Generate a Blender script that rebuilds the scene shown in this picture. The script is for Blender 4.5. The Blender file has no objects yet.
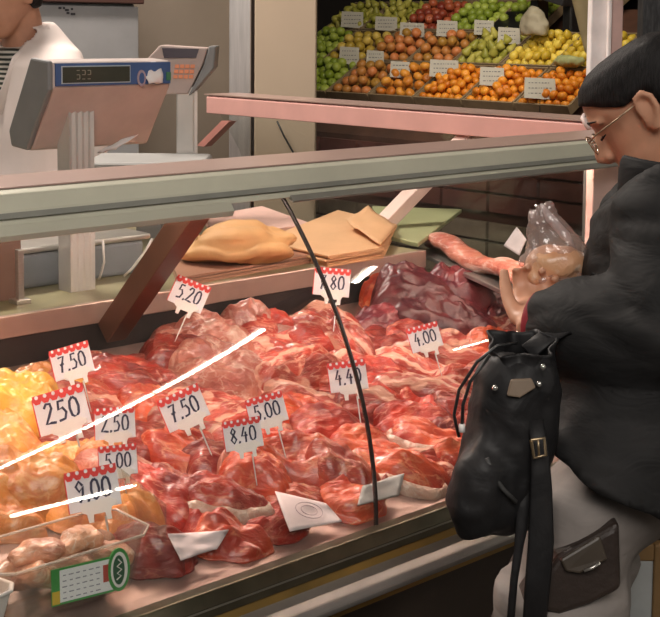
import bpy, bmesh, math, random
import numpy as np
from mathutils import Vector, Matrix, noise

SC = bpy.context.scene
COL = SC.collection
random.seed(7)
R = math.radians

# ------------------------------------------------------------------ camera
F, CX, CY = 1316.0, 330.0, 150.0
TH, PITCH, ROLL, CAMH = R(47.2), math.atan(122 / 1316), 0.0087, 1.65
fwd = Vector((math.cos(TH) * math.cos(PITCH), math.sin(TH) * math.cos(PITCH), -math.sin(PITCH)))
r0 = Vector((math.sin(TH), -math.cos(TH), 0))
u0 = r0.cross(fwd)
rgt = r0 * math.cos(ROLL) + u0 * math.sin(ROLL)
upv = u0 * math.cos(ROLL) - r0 * math.sin(ROLL)
CAM = Vector((0, 0, CAMH))
cd = bpy.data.cameras.new('camera')
cam = bpy.data.objects.new('camera', cd)
COL.objects.link(cam)
cd.sensor_width = 36
cd.lens = F / 660 * 36
cd.shift_x = 0
cd.shift_y = -(308.5 - CY) / 660
cd.clip_start = 0.05
m = Matrix((rgt, upv, -fwd)).transposed().to_4x4()
m.translation = CAM
cam.matrix_world = m
SC.camera = cam

# ------------------------------------------------------------------ world and exposure
w = bpy.data.worlds.new('hall_air')
SC.world = w
w.use_nodes = True
bg = w.node_tree.nodes['Background']
bg.inputs[0].default_value = (1.0, 0.93, 0.86, 1)
bg.inputs[1].default_value = 0.10
SC.view_settings.view_transform = 'Standard'
SC.view_settings.look = 'None'
SC.view_settings.gamma = 1
SC.view_settings.use_curve_mapping = False
SC.view_settings.exposure = 0.35
SC.cycles.transparent_max_bounces = 24
SC.cycles.max_bounces = 8
SC.cycles.caustics_reflective = False
SC.cycles.caustics_refractive = False
SC.cycles.use_denoising = True

LAMP_CASE = 27.0      # display-case tube
LAMP_HALL = 34.0      # ceiling tubes
LAMP_STALL = 20.0     # greengrocer's lamps
FILL_HALL = 100.0  # unseen fill added to brighten the shoppers' side
LAMP_BACK = 85.0      # lamps over the butcher's side


def area(name, loc, target, power, sx, sy, color):
    l = bpy.data.lights.new(name, 'AREA')
    l.shape = 'RECTANGLE'
    l.size, l.size_y, l.energy, l.color = sx, sy, power, color
    o = bpy.data.objects.new(name, l)
    COL.objects.link(o)
    o.location = loc
    o.rotation_euler = (Vector(target) - Vector(loc)).to_track_quat('-Z', 'Y').to_euler()
    return o


area('work_lamp', (1.5, 3.6, 3.5), (1.6, 2.6, 1.1), LAMP_BACK, 1.6, 0.3, (1, 0.88, 0.78))
area('hall_fill', (-0.6, -0.9, 3.7), (1.6, 1.6, 1.1), FILL_HALL, 2.2, 2.2, (1, 0.93, 0.86))  # soft fill added high behind the camera, stands for general hall light
area('stall_lamp', (4.4, 3.6, 3.0), (5.3, 4.6, 1.3), LAMP_STALL, 1.2, 0.5, (1, 0.86, 0.66))


# ------------------------------------------------------------------ projection helpers
def ray(x, y):
    return fwd + rgt * ((x - CX) / F) + upv * ((CY - y) / F)


def pz(x, y, z):
    d = ray(x, y)
    return CAM + d * ((z - CAMH) / d.z)


def py_(x, y, Y):
    d = ray(x, y)
    return CAM + d * (Y / d.y)


def px_(x, y, X):
    d = ray(x, y)
    return CAM + d * (X / d.x)


def pd(x, y, D):
    return CAM + ray(x, y) * D


def proj(p):
    q = Vector(p) - CAM
    wz = q.dot(fwd)
    return CX + F * q.dot(rgt) / wz, CY - F * q.dot(upv) / wz


# ------------------------------------------------------------------ materials
MATS = {}


class NT:
    def __init__(self, name):
        self.m = bpy.data.materials.new(name)
        self.m.use_nodes = True
        self.t = self.m.node_tree
        self.b = self.t.nodes['Principled BSDF']
        self.out = self.t.nodes['Material Output']

    def n(self, typ, **kw):
        nd = self.t.nodes.new(typ)
        for k, v in kw.items():
            setattr(nd, k, v)
        return nd

    def l(self, a, b):
        self.t.links.new(a, b)

    def coords(self, scale=(1, 1, 1), out='Object'):
        tc = self.n('ShaderNodeTexCoord')
        mp = self.n('ShaderNodeMapping')
        mp.inputs['Scale'].default_value = scale
        self.l(tc.outputs[out], mp.inputs[0])
        return mp.outputs[0]

    def noise(self, vec, scale, detail=4, rough=0.55, dist=0.0):
        nz = self.n('ShaderNodeTexNoise')
        nz.inputs['Scale'].default_value = scale
        nz.inputs['Detail'].default_value = detail
        nz.inputs['Roughness'].default_value = rough
        nz.inputs['Distortion'].default_value = dist
        self.l(vec, nz.inputs['Vector'])
        return nz.outputs['Fac']

    def ramp(self, fac, stops):
        rp = self.n('ShaderNodeValToRGB')
        e = rp.color_ramp.elements
        while len(e) < len(stops):
            e.new(0.5)
        for i, (p, c) in enumerate(stops):
            e[i].position = p
            e[i].color = (*c, 1)
        self.l(fac, rp.inputs[0])
        return rp.outputs['Color']

    def mix(self, fac, a, b, mode='MIX'):
        mx = self.n('ShaderNodeMix', data_type='RGBA', blend_type=mode)
        if hasattr(fac, 'node'):
            self.l(fac, mx.inputs[0])
        else:
            mx.inputs[0].default_value = fac
        for v, i in ((a, 6), (b, 7)):
            if hasattr(v, 'node'):
                self.l(v, mx.inputs[i])
            else:
                mx.inputs[i].default_value = (*v, 1)
        return mx.outputs[2]

    def bump(self, h, strength=0.3, dist=0.01):
        bp = self.n('ShaderNodeBump')
        bp.inputs['Strength'].default_value = strength
        bp.inputs['Distance'].default_value = dist
        self.l(h, bp.inputs['Height'])
        self.l(bp.outputs[0], self.b.inputs['Normal'])


def simple(name, col, rough=0.5, metal=0.0, var=0.12, scale=12, bump=0.0, spec=0.5, sc=(1, 1, 1), coat=0.0):
    """plain surface with slight mottling"""
    if name in MATS:
        return MATS[name]
    t = NT(name)
    v = t.coords(sc)
    f = t.noise(v, scale)
    lo = tuple(c * (1 - var) for c in col)
    hi = tuple(min(1, c * (1 + var)) for c in col)
    t.l(t.ramp(f, [(0.3, lo), (0.7, hi)]), t.b.inputs['Base Color'])
    t.b.inputs['Roughness'].default_value = rough
    t.b.inputs['Metallic'].default_value = metal
    t.b.inputs['Specular IOR Level'].default_value = spec
    t.b.inputs['Coat Weight'].default_value = coat
    if bump:
        t.bump(t.noise(v, scale * 4), bump, 0.004)
    MATS[name] = t.m
    return t.m


def emit(name, col, strength):
    if name in MATS:
        return MATS[name]
    t = NT(name)
    t.b.inputs['Base Color'].default_value = (*col, 1)
    t.b.inputs['Emission Color'].default_value = (*col, 1)
    t.b.inputs['Emission Strength'].default_value = strength
    MATS[name] = t.m
    return t.m


def clear(name, tint=(1, 1, 1), body=0.0, bodycol=(0.9, 0.9, 0.9), rough=0.0, f0=0.05, wrinkle=0.0):
    """thin clear sheet: see-through, with a Fresnel reflection, optionally a little milky"""
    if name in MATS:
        return MATS[name]
    t = NT(name)
    tr = t.n('ShaderNodeBsdfTransparent')
    tr.inputs[0].default_value = (*tint, 1)
    gl = t.n('ShaderNodeBsdfGlossy')
    gl.inputs['Roughness'].default_value = rough
    lw = t.n('ShaderNodeLayerWeight')
    lw.inputs['Blend'].default_value = 0.5
    pw = t.n('ShaderNodeMath', operation='POWER')
    t.l(lw.outputs['Facing'], pw.inputs[0])
    pw.inputs[1].default_value = 5
    ma = t.n('ShaderNodeMath', operation='MULTIPLY_ADD')
    t.l(pw.outputs[0], ma.inputs[0])
    ma.inputs[1].default_value = 0.9
    ma.inputs[2].default_value = f0
    mx = t.n('ShaderNodeMixShader')
    t.l(ma.outputs[0], mx.inputs[0])
    t.l(tr.outputs[0], mx.inputs[1])
    t.l(gl.outputs[0], mx.inputs[2])
    last = mx.outputs[0]
    if wrinkle:
        v = t.coords()
        bp = t.n('ShaderNodeBump')
        bp.inputs['Strength'].default_value = wrinkle
        bp.inputs['Distance'].default_value = 0.01
        t.l(t.noise(v, 30, 3, 0.5, 1.0), bp.inputs['Height'])
        t.l(bp.outputs[0], gl.inputs['Normal'])
    if body:
        df = t.n('ShaderNodeBsdfDiffuse')
        df.inputs[0].default_value = (*bodycol, 1)
        m2 = t.n('ShaderNodeMixShader')
        m2.inputs[0].default_value = body
        t.l(last, m2.inputs[1])
        t.l(df.outputs[0], m2.inputs[2])
        last = m2.outputs[0]
    t.l(last, t.out.inputs[0])
    MATS[name] = t.m
    return t.m


def meat_mat(name, base, dark, fat, fat_amount=0.5, stretch=(1, 5, 3), scale=14, rough=0.34, wave=0.0):
    if name in MATS:
        return MATS[name]
    t = NT(name)
    v = t.coords(stretch)
    v2 = t.coords((1, 1, 1))
    oi = t.n('ShaderNodeObjectInfo')
    sh = t.n('ShaderNodeVectorMath', operation='ADD')
    cmb = t.n('ShaderNodeCombineXYZ')
    ml = t.n('ShaderNodeMath', operation='MULTIPLY')
    t.l(oi.outputs['Random'], ml.inputs[0])
    ml.inputs[1].default_value = 40
    t.l(ml.outputs[0], cmb.inputs[0])
    t.l(ml.outputs[0], cmb.inputs[1])
    t.l(v, sh.inputs[0])
    t.l(cmb.outputs[0], sh.inputs[1])
    sh2 = t.n('ShaderNodeVectorMath', operation='ADD')
    t.l(v2, sh2.inputs[0])
    t.l(cmb.outputs[0], sh2.inputs[1])
    big = t.noise(sh2.outputs[0], 18, 3, 0.5)
    c1 = t.ramp(big, [(0.35, dark), (0.62, base)])
    st = t.noise(sh.outputs[0], scale, 6, 0.62, 0.8)
    fm = t.ramp(st, [(0.50 + 0.12 * (1 - fat_amount), (0, 0, 0)), (0.66 + 0.1 * (1 - fat_amount), (1, 1, 1))])
    c2 = t.mix(fm, c1, fat)
    if wave:
        wv = t.n('ShaderNodeTexWave')
        wv.bands_direction = 'Y'
        wv.inputs['Scale'].default_value = 9
        wv.inputs['Distortion'].default_value = 5
        wv.inputs['Detail'].default_value = 2
        wv.inputs['Detail Scale'].default_value = 2.5
        t.l(sh2.outputs[0], wv.inputs['Vector'])
        wm = t.ramp(wv.outputs['Fac'], [(0.55, (0, 0, 0)), (0.82, (wave, wave, wave))])
        c2 = t.mix(wm, c2, fat)
    # thin pale seams of fat and darker clefts between muscles
    vo = t.n('ShaderNodeTexVoronoi', feature='DISTANCE_TO_EDGE')
    vo.inputs['Scale'].default_value = 16
    wob = t.n('ShaderNodeTexNoise')
    wob.inputs['Scale'].default_value = 22
    wob.inputs['Detail'].default_value = 3
    t.l(sh.outputs[0], wob.inputs['Vector'])
    wsc = t.n('ShaderNodeVectorMath', operation='SCALE')
    t.l(wob.outputs['Color'], wsc.inputs[0])
    wsc.inputs['Scale'].default_value = 0.10
    wad = t.n('ShaderNodeVectorMath', operation='ADD')
    t.l(sh.outputs[0], wad.inputs[0])
    t.l(wsc.outputs[0], wad.inputs[1])
    t.l(wad.outputs[0], vo.inputs['Vector'])
    seam = t.ramp(vo.outputs['Distance'], [(0.0, (0.75, 0.75, 0.75)), (0.07, (0, 0, 0))])
    gate = t.ramp(t.noise(sh2.outputs[0], 30, 2), [(0.45, (0, 0, 0)), (0.6, (1, 1, 1))])
    sg_ = t.mix(1.0, seam, gate, 'MULTIPLY')
    c2 = t.mix(sg_, c2, fat)
    c2 = t.mix(t.ramp(t.noise(sh.outputs[0], scale * 0.7, 5, 0.7, 1.5), [(0.62, (0, 0, 0)), (0.72, (0.7, 0.7, 0.7))]), c2, dark)
    hs = t.n('ShaderNodeHueSaturation')
    t.l(c2, hs.inputs['Color'])
    mr = t.n('ShaderNodeMapRange')
    mr.inputs['To Min'].default_value = 0.55
    mr.inputs['To Max'].default_value = 1.25
    t.l(oi.outputs['Random'], mr.inputs['Value'])
    t.l(mr.outputs[0], hs.inputs['Value'])
    t.l(hs.outputs[0], t.b.inputs['Base Color'])
    t.b.inputs['Roughness'].default_value = rough
    t.b.inputs['Coat Weight'].default_value = 0.1 if name == 'liver' else 0.45
    t.b.inputs['Coat Roughness'].default_value = 0.12
    fine = t.noise(sh.outputs[0], scale * 2.2, 5, 0.6, 0.5)
    t.bump(fine, 0.75, 0.007)
    MATS[name] = t.m
    return t.m


BEEF = lambda: meat_mat('beef', (0.58, 0.048, 0.026), (0.26, 0.014, 0.010), (0.78, 0.28, 0.18), 0.45)
BEEFO = lambda: meat_mat('stewing_beef', (0.70, 0.105, 0.036), (0.42, 0.030, 0.014), (0.80, 0.31, 0.16), 0.5, (1, 3, 2))
PORK = lambda: meat_mat('pork', (0.66, 0.24, 0.17), (0.45, 0.11, 0.08), (0.84, 0.55, 0.44), 0.7, (1.5, 2, 2))
RIBS = lambda: meat_mat('ribs', (0.58, 0.075, 0.045), (0.34, 0.03, 0.02), (0.86, 0.46, 0.33), 0.45, (1, 6, 3), 12, 0.34, 0.8)
LIVER = lambda: meat_mat('liver', (0.20, 0.030, 0.035), (0.10, 0.016, 0.026), (0.26, 0.06, 0.06), 0.0, (1, 1, 1), 10, 0.36)
FAT = lambda: meat_mat('fat', (0.80, 0.55, 0.42), (0.66, 0.34, 0.25), (0.88, 0.72, 0.60), 0.6, (1, 1, 1), 30)
CHICK = lambda: meat_mat('chicken_skin', (0.84, 0.33, 0.075), (0.66, 0.19, 0.05), (0.88, 0.50, 0.22), 0.5, (1, 1, 1), 20)
CHICKY = lambda: meat_mat('corn_chicken_skin', (0.90, 0.52, 0.08), (0.80, 0.34, 0.04), (0.92, 0.70, 0.30), 0.4, (1, 1, 1), 20)
BONE = lambda: simple('bone', (0.82, 0.62, 0.50), 0.4, 0, 0.15, 60)

STEEL = lambda: simple('brushed_steel', (0.55, 0.53, 0.50), 0.32, 0.9, 0.1, 30, sc=(1, 1, 20))
ALU = lambda: simple('rail_aluminium', (0.58, 0.57, 0.46), 0.45, 0.25, 0.05, 10)
ALUTOP = lambda: simple('rail_top', (0.42, 0.29, 0.25), 0.35, 0.2, 0.05, 10)
PINKRAIL = lambda: simple('pink_rail', (0.72, 0.40, 0.36), 0.4, 0.1, 0.06, 10)
DARKSTEEL = lambda: simple('dark_trim', (0.10, 0.09, 0.06), 0.3, 0.7, 0.2, 20)
WHITE = lambda: simple('white_plastic', (0.80, 0.77, 0.74), 0.4, 0, 0.04)
CARD = lambda: simple('white_card', (0.78, 0.76, 0.80), 0.55, 0, 0.04)
RED = lambda: simple('red_card', (0.70, 0.035, 0.03), 0.5, 0, 0.1)
INK = lambda: simple('blue_black_ink', (0.02, 0.02, 0.06), 0.6, 0, 0.1)
GREY = lambda: simple('grey_plastic', (0.20, 0.20, 0.20), 0.5, 0, 0.08)
LGREY = lambda: simple('light_grey_plastic', (0.34, 0.34, 0.33), 0.5, 0, 0.06)
BLACK = lambda: simple('black_plastic', (0.012, 0.012, 0.013), 0.4, 0, 0.3)


# ------------------------------------------------------------------ object helpers
def link(name, me, mat=None, parent=None, smooth=True):
    o = bpy.data.objects.new(name, me)
    COL.objects.link(o)
    if mat:
        me.materials.append(mat)
    if smooth:
        for p in me.polygons:
            p.use_smooth = True
    if parent:
        o.parent = parent
        o.matrix_parent_inverse = Matrix.Identity(4)
    return o


def tag(o, label, cat, group=None, kind=None):
    o['label'] = label
    o['category'] = cat
    if group:
        o['group'] = group
    if kind:
        o['kind'] = kind
    return o


def empty(name, loc, label, cat, group=None, rot=None):
    o = bpy.data.objects.new(name, None)
    COL.objects.link(o)
    o.empty_display_size = 0.05
    o.location = loc
    if rot is not None:
        o.rotation_euler = rot
    return tag(o, label, cat, group)


def copy_tree(o, parent=None):
    c = o.copy()
    COL.objects.link(c)
    if parent:
        c.parent = parent
    for ch in list(o.children):
        copy_tree(ch, c)
    return c


class MB:
    """collects shapes for ONE mesh"""

    def __init__(self):
        self.v, self.f = [], []

    def add(self, vs, fs):
        k = len(self.v)
        self.v += [tuple(p) for p in vs]
        self.f += [tuple(i + k for i in q) for q in fs]
        return self

    def box(self, c, s, rot=None):
        hx, hy, hz = s[0] / 2, s[1] / 2, s[2] / 2
        vs = [Vector((x * hx, y * hy, z * hz)) for x in (-1, 1) for y in (-1, 1) for z in (-1, 1)]
        if rot is not None:
            vs = [rot @ q for q in vs]
        c = Vector(c)
        return self.add([q + c for q in vs], [(0, 1, 3, 2), (4, 6, 7, 5), (0, 4, 5, 1), (2, 3, 7, 6), (0, 2, 6, 4), (1, 5, 7, 3)])

    def prism(self, poly, axis, a, b):
        """poly of 2-D points extruded along an axis; x: (y,z)  y: (x,z)  z: (x,y)"""
        def pt(p, t):
            return {'x': (t, p[0], p[1]), 'y': (p[0], t, p[1]), 'z': (p[0], p[1], t)}[axis]
        n = len(poly)
        vs = [pt(p, a) for p in poly] + [pt(p, b) for p in poly]
        fs = [tuple(range(n)), tuple(range(2 * n - 1, n - 1, -1))]
        fs += [(i, (i + 1) % n, n + (i + 1) % n, n + i) for i in range(n)]
        return self.add(vs, fs)

    def poly3(self, pts, off):
        """a flat outline in space given its thickness vector"""
        n = len(pts)
        off = Vector(off)
        vs = [Vector(p) for p in pts] + [Vector(p) + off for p in pts]
        fs = [tuple(range(n)), tuple(range(2 * n - 1, n - 1, -1))]
        fs += [(i, (i + 1) % n, n + (i + 1) % n, n + i) for i in range(n)]
        return self.add(vs, fs)

    def tube(self, pts, rad, seg=10, ref=None, cap=True):
        """round or elliptical tube along points; rad: number, list of numbers or of (side, other)"""
        pts = [Vector(p) for p in pts]
        n = len(pts)
        if not isinstance(rad, (list, tuple)):
            rad = [rad] * n
        rad = [q if isinstance(q, (list, tuple)) else (q, q) for q in rad]
        k = len(self.v)
        side = None
        for i, p in enumerate(pts):
            t = (pts[min(i + 1, n - 1)] - pts[max(i - 1, 0)]).normalized()
            if ref is not None:
                side = Vector(ref) - t * Vector(ref).dot(t)
            elif side is None:
                a = Vector((0, 0, 1)) if abs(t.z) < 0.9 else Vector((1, 0, 0))
                side = t.cross(a)
            else:
                side = side - t * side.dot(t)
            side.normalize()
            oth = t.cross(side)
            for j in range(seg):
                g = 2 * math.pi * j / seg
                self.v.append(tuple(p + side * (rad[i][0] * math.cos(g)) + oth * (rad[i][1] * math.sin(g))))
        for i in range(n - 1):
            for j in range(seg):
                a, b = k + i * seg + j, k + i * seg + (j + 1) % seg
                self.f.append((a, b, b + seg, a + seg))
        if cap:
            self.f.append(tuple(k + j for j in reversed(range(seg))))
            self.f.append(tuple(k + (n - 1) * seg + j for j in range(seg)))
        return self

    def blob(self, c, s, rot=None, seg=16, rings=10):
        c = Vector(c)
        vs, fs = [], []
        for i in range(rings + 1):
            a = math.pi * i / rings
            for j in range(seg):
                g = 2 * math.pi * j / seg
                q = Vector((s[0] * math.sin(a) * math.cos(g), s[1] * math.sin(a) * math.sin(g), s[2] * math.cos(a)))
                if rot is not None:
                    q = rot @ q
                vs.append(c + q)
        for i in range(rings):
            for j in range(seg):
                a, b = i * seg + j, i * seg + (j + 1) % seg
                fs.append((a, a + seg, b + seg, b))
        return self.add(vs, fs)

    def lathe(self, prof, c=(0, 0, 0), seg=24):
        """profile of (r, z) turned about z"""
        c = Vector(c)
        k = len(self.v)
        n = len(prof)
        for r_, z in prof:
            for j in range(seg):
                g = 2 * math.pi * j / seg
                self.v.append(tuple(c + Vector((r_ * math.cos(g), r_ * math.sin(g), z))))
        for i in range(n - 1):
            for j in range(seg):
                a, b = k + i * seg + j, k + i * seg + (j + 1) % seg
                self.f.append((a, b, b + seg, a + seg))
        return self

    def mesh(self, name, weld=False):
        me = bpy.data.meshes.new(name)
        me.from_pydata(self.v, [], self.f)
        bm = bmesh.new()
        bm.from_mesh(me)
        if weld:
            bmesh.ops.remove_doubles(bm, verts=bm.verts, dist=1e-5)
        bmesh.ops.recalc_face_normals(bm, faces=bm.faces)
        bm.to_mesh(me)
        bm.free()
        me.update()
        return me

    def build(self, name, mat, parent=None, smooth=False, bevel=0.0, seg=2, weld=False):
        o = link(name, self.mesh(name, weld), mat, parent, smooth)
        if bevel:
            b = o.modifiers.new('edge', 'BEVEL')
            b.width, b.segments, b.limit_method = bevel, seg, 'ANGLE'
            b.angle_limit = R(40)
        return o


def solid(mb, name, mat, parent, voxel, smooth=6, cut=None, fold=None, kind=None):
    """weld overlapping shapes into one continuous skin"""
    me = mb.mesh(name + '_src', True)
    tmp = bpy.data.objects.new('tmp', me)
    COL.objects.link(tmp)
    rm = tmp.modifiers.new('r', 'REMESH')
    rm.mode, rm.voxel_size = 'VOXEL', voxel
    s = tmp.modifiers.new('s', 'SMOOTH')
    s.factor, s.iterations = 0.5, smooth
    dg = bpy.context.evaluated_depsgraph_get()
    new = bpy.data.meshes.new_from_object(tmp.evaluated_get(dg))
    bpy.data.objects.remove(tmp)
    bpy.data.meshes.remove(me)
    new.name = name
    if cut:
        bm = bmesh.new()
        bm.from_mesh(new)
        for co, no in cut:
            g = bm.verts[:] + bm.edges[:] + bm.faces[:]
            res = bmesh.ops.bisect_plane(bm, geom=g, plane_co=co, plane_no=no, clear_outer=True)
            ed = [e for e in res['geom_cut'] if isinstance(e, bmesh.types.BMEdge)]
            bmesh.ops.holes_fill(bm, edges=ed, sides=0)
        bm.to_mesh(new)
        bm.free()
    if fold:
        new.update()
        for vtx in new.vertices:
            vtx.co += vtx.normal * fold(vtx.co)
    new.materials.clear()
    o = link(name, new, mat, parent, True)
    return o


def structure(o):
    o['kind'] = 'structure'
    return o


# ================================================================== THE SETTING
fl = NT('stone_floor')
v = fl.coords()
fl.l(fl.ramp(fl.noise(v, 6), [(0.3, (0.10, 0.085, 0.07)), (0.7, (0.16, 0.14, 0.12))]), fl.b.inputs['Base Color'])
fl.b.inputs['Roughness'].default_value = 0.5
structure(MB().box((3, 1, -0.05), (24, 26, 0.1)).build('floor', fl.m))
structure(MB().box((3, 1, 4.05), (24, 26, 0.1)).build('ceiling', simple('ceiling_paint', (0.35, 0.33, 0.30), 0.8)))
TAN = simple('tan_wall', (0.30, 0.245, 0.20), 0.7, 0, 0.08, 3)
structure(MB().box((1.5, 4.7, 2), (4.7, 0.1, 4)).build('wall_back', TAN))
# steel post and cream column behind the side counter
A_ = Matrix.Rotation(TH - math.pi / 2, 3, 'Z')


def facing_post(x0, x1, D, depth, name, mat):
    p0, p1 = pd(x0, 60, D), pd(x1, 60, D)
    p0.z = p1.z = 2.0
    c = (p0 + p1) / 2 + Vector((fwd.x, fwd.y, 0)).normalized() * depth / 2
    return structure(MB().box(c, ((p1 - p0).length, depth, 4.0), A_).build(name, mat, bevel=0.004))


facing_post(229, 251, 4.75, 0.06, 'trim_1', simple('post_metal', (0.48, 0.46, 0.45), 0.35, 0.5, 0.12, 6, sc=(14, 14, 1)))
facing_post(251, 255, 4.77, 0.10, 'trim_2', simple('dark_gap', (0.05, 0.035, 0.03), 0.7))
facing_post(254.5, 316, 4.7, 0.25, 'trim_3', simple('cream_paint', (0.52, 0.41, 0.30), 0.6, 0, 0.04, 3))
# corner post on the right
facing_post(590, 607, 3.42, 0.05, 'trim_4', simple('post_white', (0.82, 0.78, 0.77), 0.5))
facing_post(607, 611, 3.40, 0.07, 'trim_5', simple('post_edge', (0.85, 0.80, 0.78), 0.4))
facing_post(611, 622, 3.42, 0.05, 'trim_6', simple('post_pink', (0.60, 0.40, 0.36), 0.5))
# dark wall far right, with a pale lower panel edged in tan wood
dw = NT('dark_wall')
v = dw.coords((30, 30, 6))
dw.l(dw.ramp(dw.noise(v, 3), [(0.4, (0.012, 0.012, 0.014)), (0.7, (0.06, 0.06, 0.062))]), dw.b.inputs['Base Color'])
structure(MB().box(pd(745, 100, 4.6) + Vector((0, 0, 0.35)), (0.75, 0.08, 4.0), A_).build('wall_right', dw.m))


# ================================================================== THE COUNTER
ZB = 0.875
YPOLY = (0.176, 1.103, -0.023, 1.106)


def glass_y(z):
    s = (z - ZB) / 1.25
    return 1.25 * (YPOLY[0] * s ** 3 + YPOLY[1] * s * s + YPOLY[2] * s + YPOLY[3])


X0, XS, XE, XR = 0.25, 1.385, 2.56, 2.6
LZ, LY = 1.14, 2.05          # ledge height and front edge
counter = empty('display_counter', (1.4, 1.4, 0), 'long glass-fronted meat counter full of red meat, turning a corner at its far end', 'counter')


def cpart(mb, name, mat, **kw):
    o = mb.build(name, mat, counter, **kw)
    o.location = -counter.location
    return o


def place(o):
    o.location = -counter.location
    return o


gm = clear('counter_glass', (0.97, 0.98, 0.97), f0=0.055)


def pane(x0, x1, name):
    mb = MB()
    n = 28
    zs = [ZB - 0.01 + (1.40 - ZB + 0.01) * i / n for i in range(n + 1)]
    out = [(glass_y(z), z) for z in zs]
    inn = [(y + 0.006, z) for y, z in out]
    k = n + 1
    for prof_, flip in ((out, False), (inn, True)):
        vs = [(x, y, z) for x in (x0, x1) for y, z in prof_]
        fs = [(i, i + 1, k + i + 1, k + i) for i in range(n)]
        mb.add(vs, [tuple(reversed(q)) for q in fs] if flip else fs)
    for x in (x0, x1):
        mb.add([(x, y, z) for y, z in out] + [(x, y, z) for y, z in inn], [(i, k + i, k + i + 1, i + 1) for i in range(n)])
    for i in (0, n):
        mb.add([(x0, *out[i]), (x1, *out[i]), (x1, *inn[i]), (x0, *inn[i])], [(0, 1, 2, 3)])
    return cpart(mb, name, gm, smooth=True)


for a, b in ((X0, XS - 0.004), (XS + 0.004, XE)):
    p = pane(a, b, 'glass_pane')
    for pol in p.data.polygons:
        pol.use_smooth = abs(pol.normal.x) < 0.5
# dark seal between the two panes
mb = MB()
zs = [ZB - 0.03 + (1.40 - ZB + 0.03) * i / 24 for i in range(25)]
mb.tube([(XS, glass_y(z) + 0.002, z) for z in zs], [(0.0022, 0.005)] * 25, 8, ref=(1, 0, 0))
cpart(mb, 'glass_seal', simple('seal', (0.03, 0.022, 0.02), 0.25, 0, 0.1), smooth=True)

# top rail along the front, hollow underneath so that the tube lamp hides in it
rail = [(1.600, 1.375), (1.612, 1.397), (1.620, 1.418), (1.632, 1.423), (1.775, 1.423), (1.79, 1.412), (1.79, 1.380), (1.765, 1.380),
        (1.760, 1.402), (1.640, 1.402), (1.625, 1.375)]
cpart(MB().prism(rail, 'x', X0, 2.53), 'front_rail', ALU(), bevel=0.002)
cpart(MB().prism([(1.634, 1.4232), (1.774, 1.4232), (1.774, 1.4262), (1.634, 1.4262)], 'x', X0, 2.52), 'rail_cover', ALUTOP(), bevel=0.001)
cpart(MB().prism([(1.604, 1.386), (1.6075, 1.3935), (1.6045, 1.3945), (1.601, 1.387)], 'x', X0, 2.53), 'rail_groove', simple('groove', (0.22, 0.22, 0.19), 0.5))
cpart(MB().prism([(1.592, 1.357), (1.612, 1.375), (1.598, 1.379), (1.588, 1.366)], 'x', X0, 1.27), 'glass_clamp', ALU(), bevel=0.001)
cpart(MB().prism([(1.594, 1.367), (1.612, 1.375), (1.600, 1.379), (1.592, 1.371)], 'x', XS + 0.01, 2.53), 'glass_clamp', simple('clamp_grey', (0.30, 0.29, 0.25), 0.4, 0.3), bevel=0.001)
cpart(MB().tube([(X0 + 0.1, 1.70, 1.390), (2.45, 1.70, 1.390)], 0.010, 10), 'lamp_tube', emit('case_tube', (1.0, 0.74, 0.64), LAMP_CASE), smooth=True)
# side rail of the return
srail = [(2.60, 1.372), (2.60, 1.424), (2.612, 1.430), (2.74, 1.430), (2.75, 1.40), (2.74, 1.372)]
cpart(MB().prism(srail, 'y', 1.80, 3.40), 'side_rail', PINKRAIL(), bevel=0.002)
cpart(MB().prism([(2.60, 1.4305), (2.74, 1.4305), (2.74, 1.434), (2.60, 1.434)], 'y', 1.80, 3.41), 'rail_cover', ALUTOP())
# rounded cap where the rails meet
cap = MB()
cap.blob((2.585, 1.80, 1.418), (0.035, 0.05, 0.03))
cap.tube([(2.545, 1.85, 1.418 + 0.0), (2.53, 1.85, 1.43), (2.53, 1.86, 1.445), (2.55, 1.87, 1.45)], 0.006, 8)
cpart(cap, 'corner_cap', simple('cap_white', (0.72, 0.60, 0.58), 0.4), smooth=True)
# return glass, facing the other aisle
mb = MB()
pr = [(2.64, 1.37), (2.72, 1.25), (2.78, 1.10), (2.79, 0.90), (2.796, 0.90), (2.786, 1.10), (2.726, 1.252), (2.646, 1.374)]
cpart(mb.prism(pr, 'y', 1.62, 3.38), 'side_glass_pane', clear('side_glass', (0.93, 0.94, 0.92), f0=0.04))
cpart(MB().prism([(1.655, 1.400), (1.675, 1.400), (1.675, 0.95), (1.655, 0.95)], 'x', 2.295, 2.385), 'end_post', simple('end_post_pink', (0.85, 0.60, 0.55), 0.5), bevel=0.003)

# deck the meat lies on, back wall, ledge
DZ0, DS = 0.885, 0.262


def deck(y):
    return DZ0 + (y - 1.42) * DS


dk = [(1.378, 0.878), (1.42, deck(1.42)), (LY, deck(LY)), (LY, 0.84), (1.378, 0.84)]
cpart(MB().prism(dk, 'x', X0, 2.79), 'deck', simple('deck_steel', (0.36, 0.25, 0.22), 0.35, 0.6, 0.12, 20))
cpart(MB().prism([(LY + 0.002, 0.86), (LY + 0.03, 0.86), (LY + 0.03, LZ - 0.03), (LY + 0.002, LZ - 0.03)], 'x', X0, 2.20), 'back_wall', simple('dark_liner', (0.055, 0.048, 0.048), 0.4, 0.3, 0.3, 8))
lg = NT('ledge_top')
v = lg.coords()
lg.l(lg.ramp(lg.noise(v, 5), [(0.3, (0.26, 0.24, 0.12)), (0.7, (0.34, 0.30, 0.18))]), lg.b.inputs['Base Color'])
lg.b.inputs['Roughness'].default_value = 0.35
cpart(MB().box((1.225, 2.42, LZ - 0.013), (1.95, 0.72, 0.026)), 'ledge', lg.m, bevel=0.003)
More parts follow.
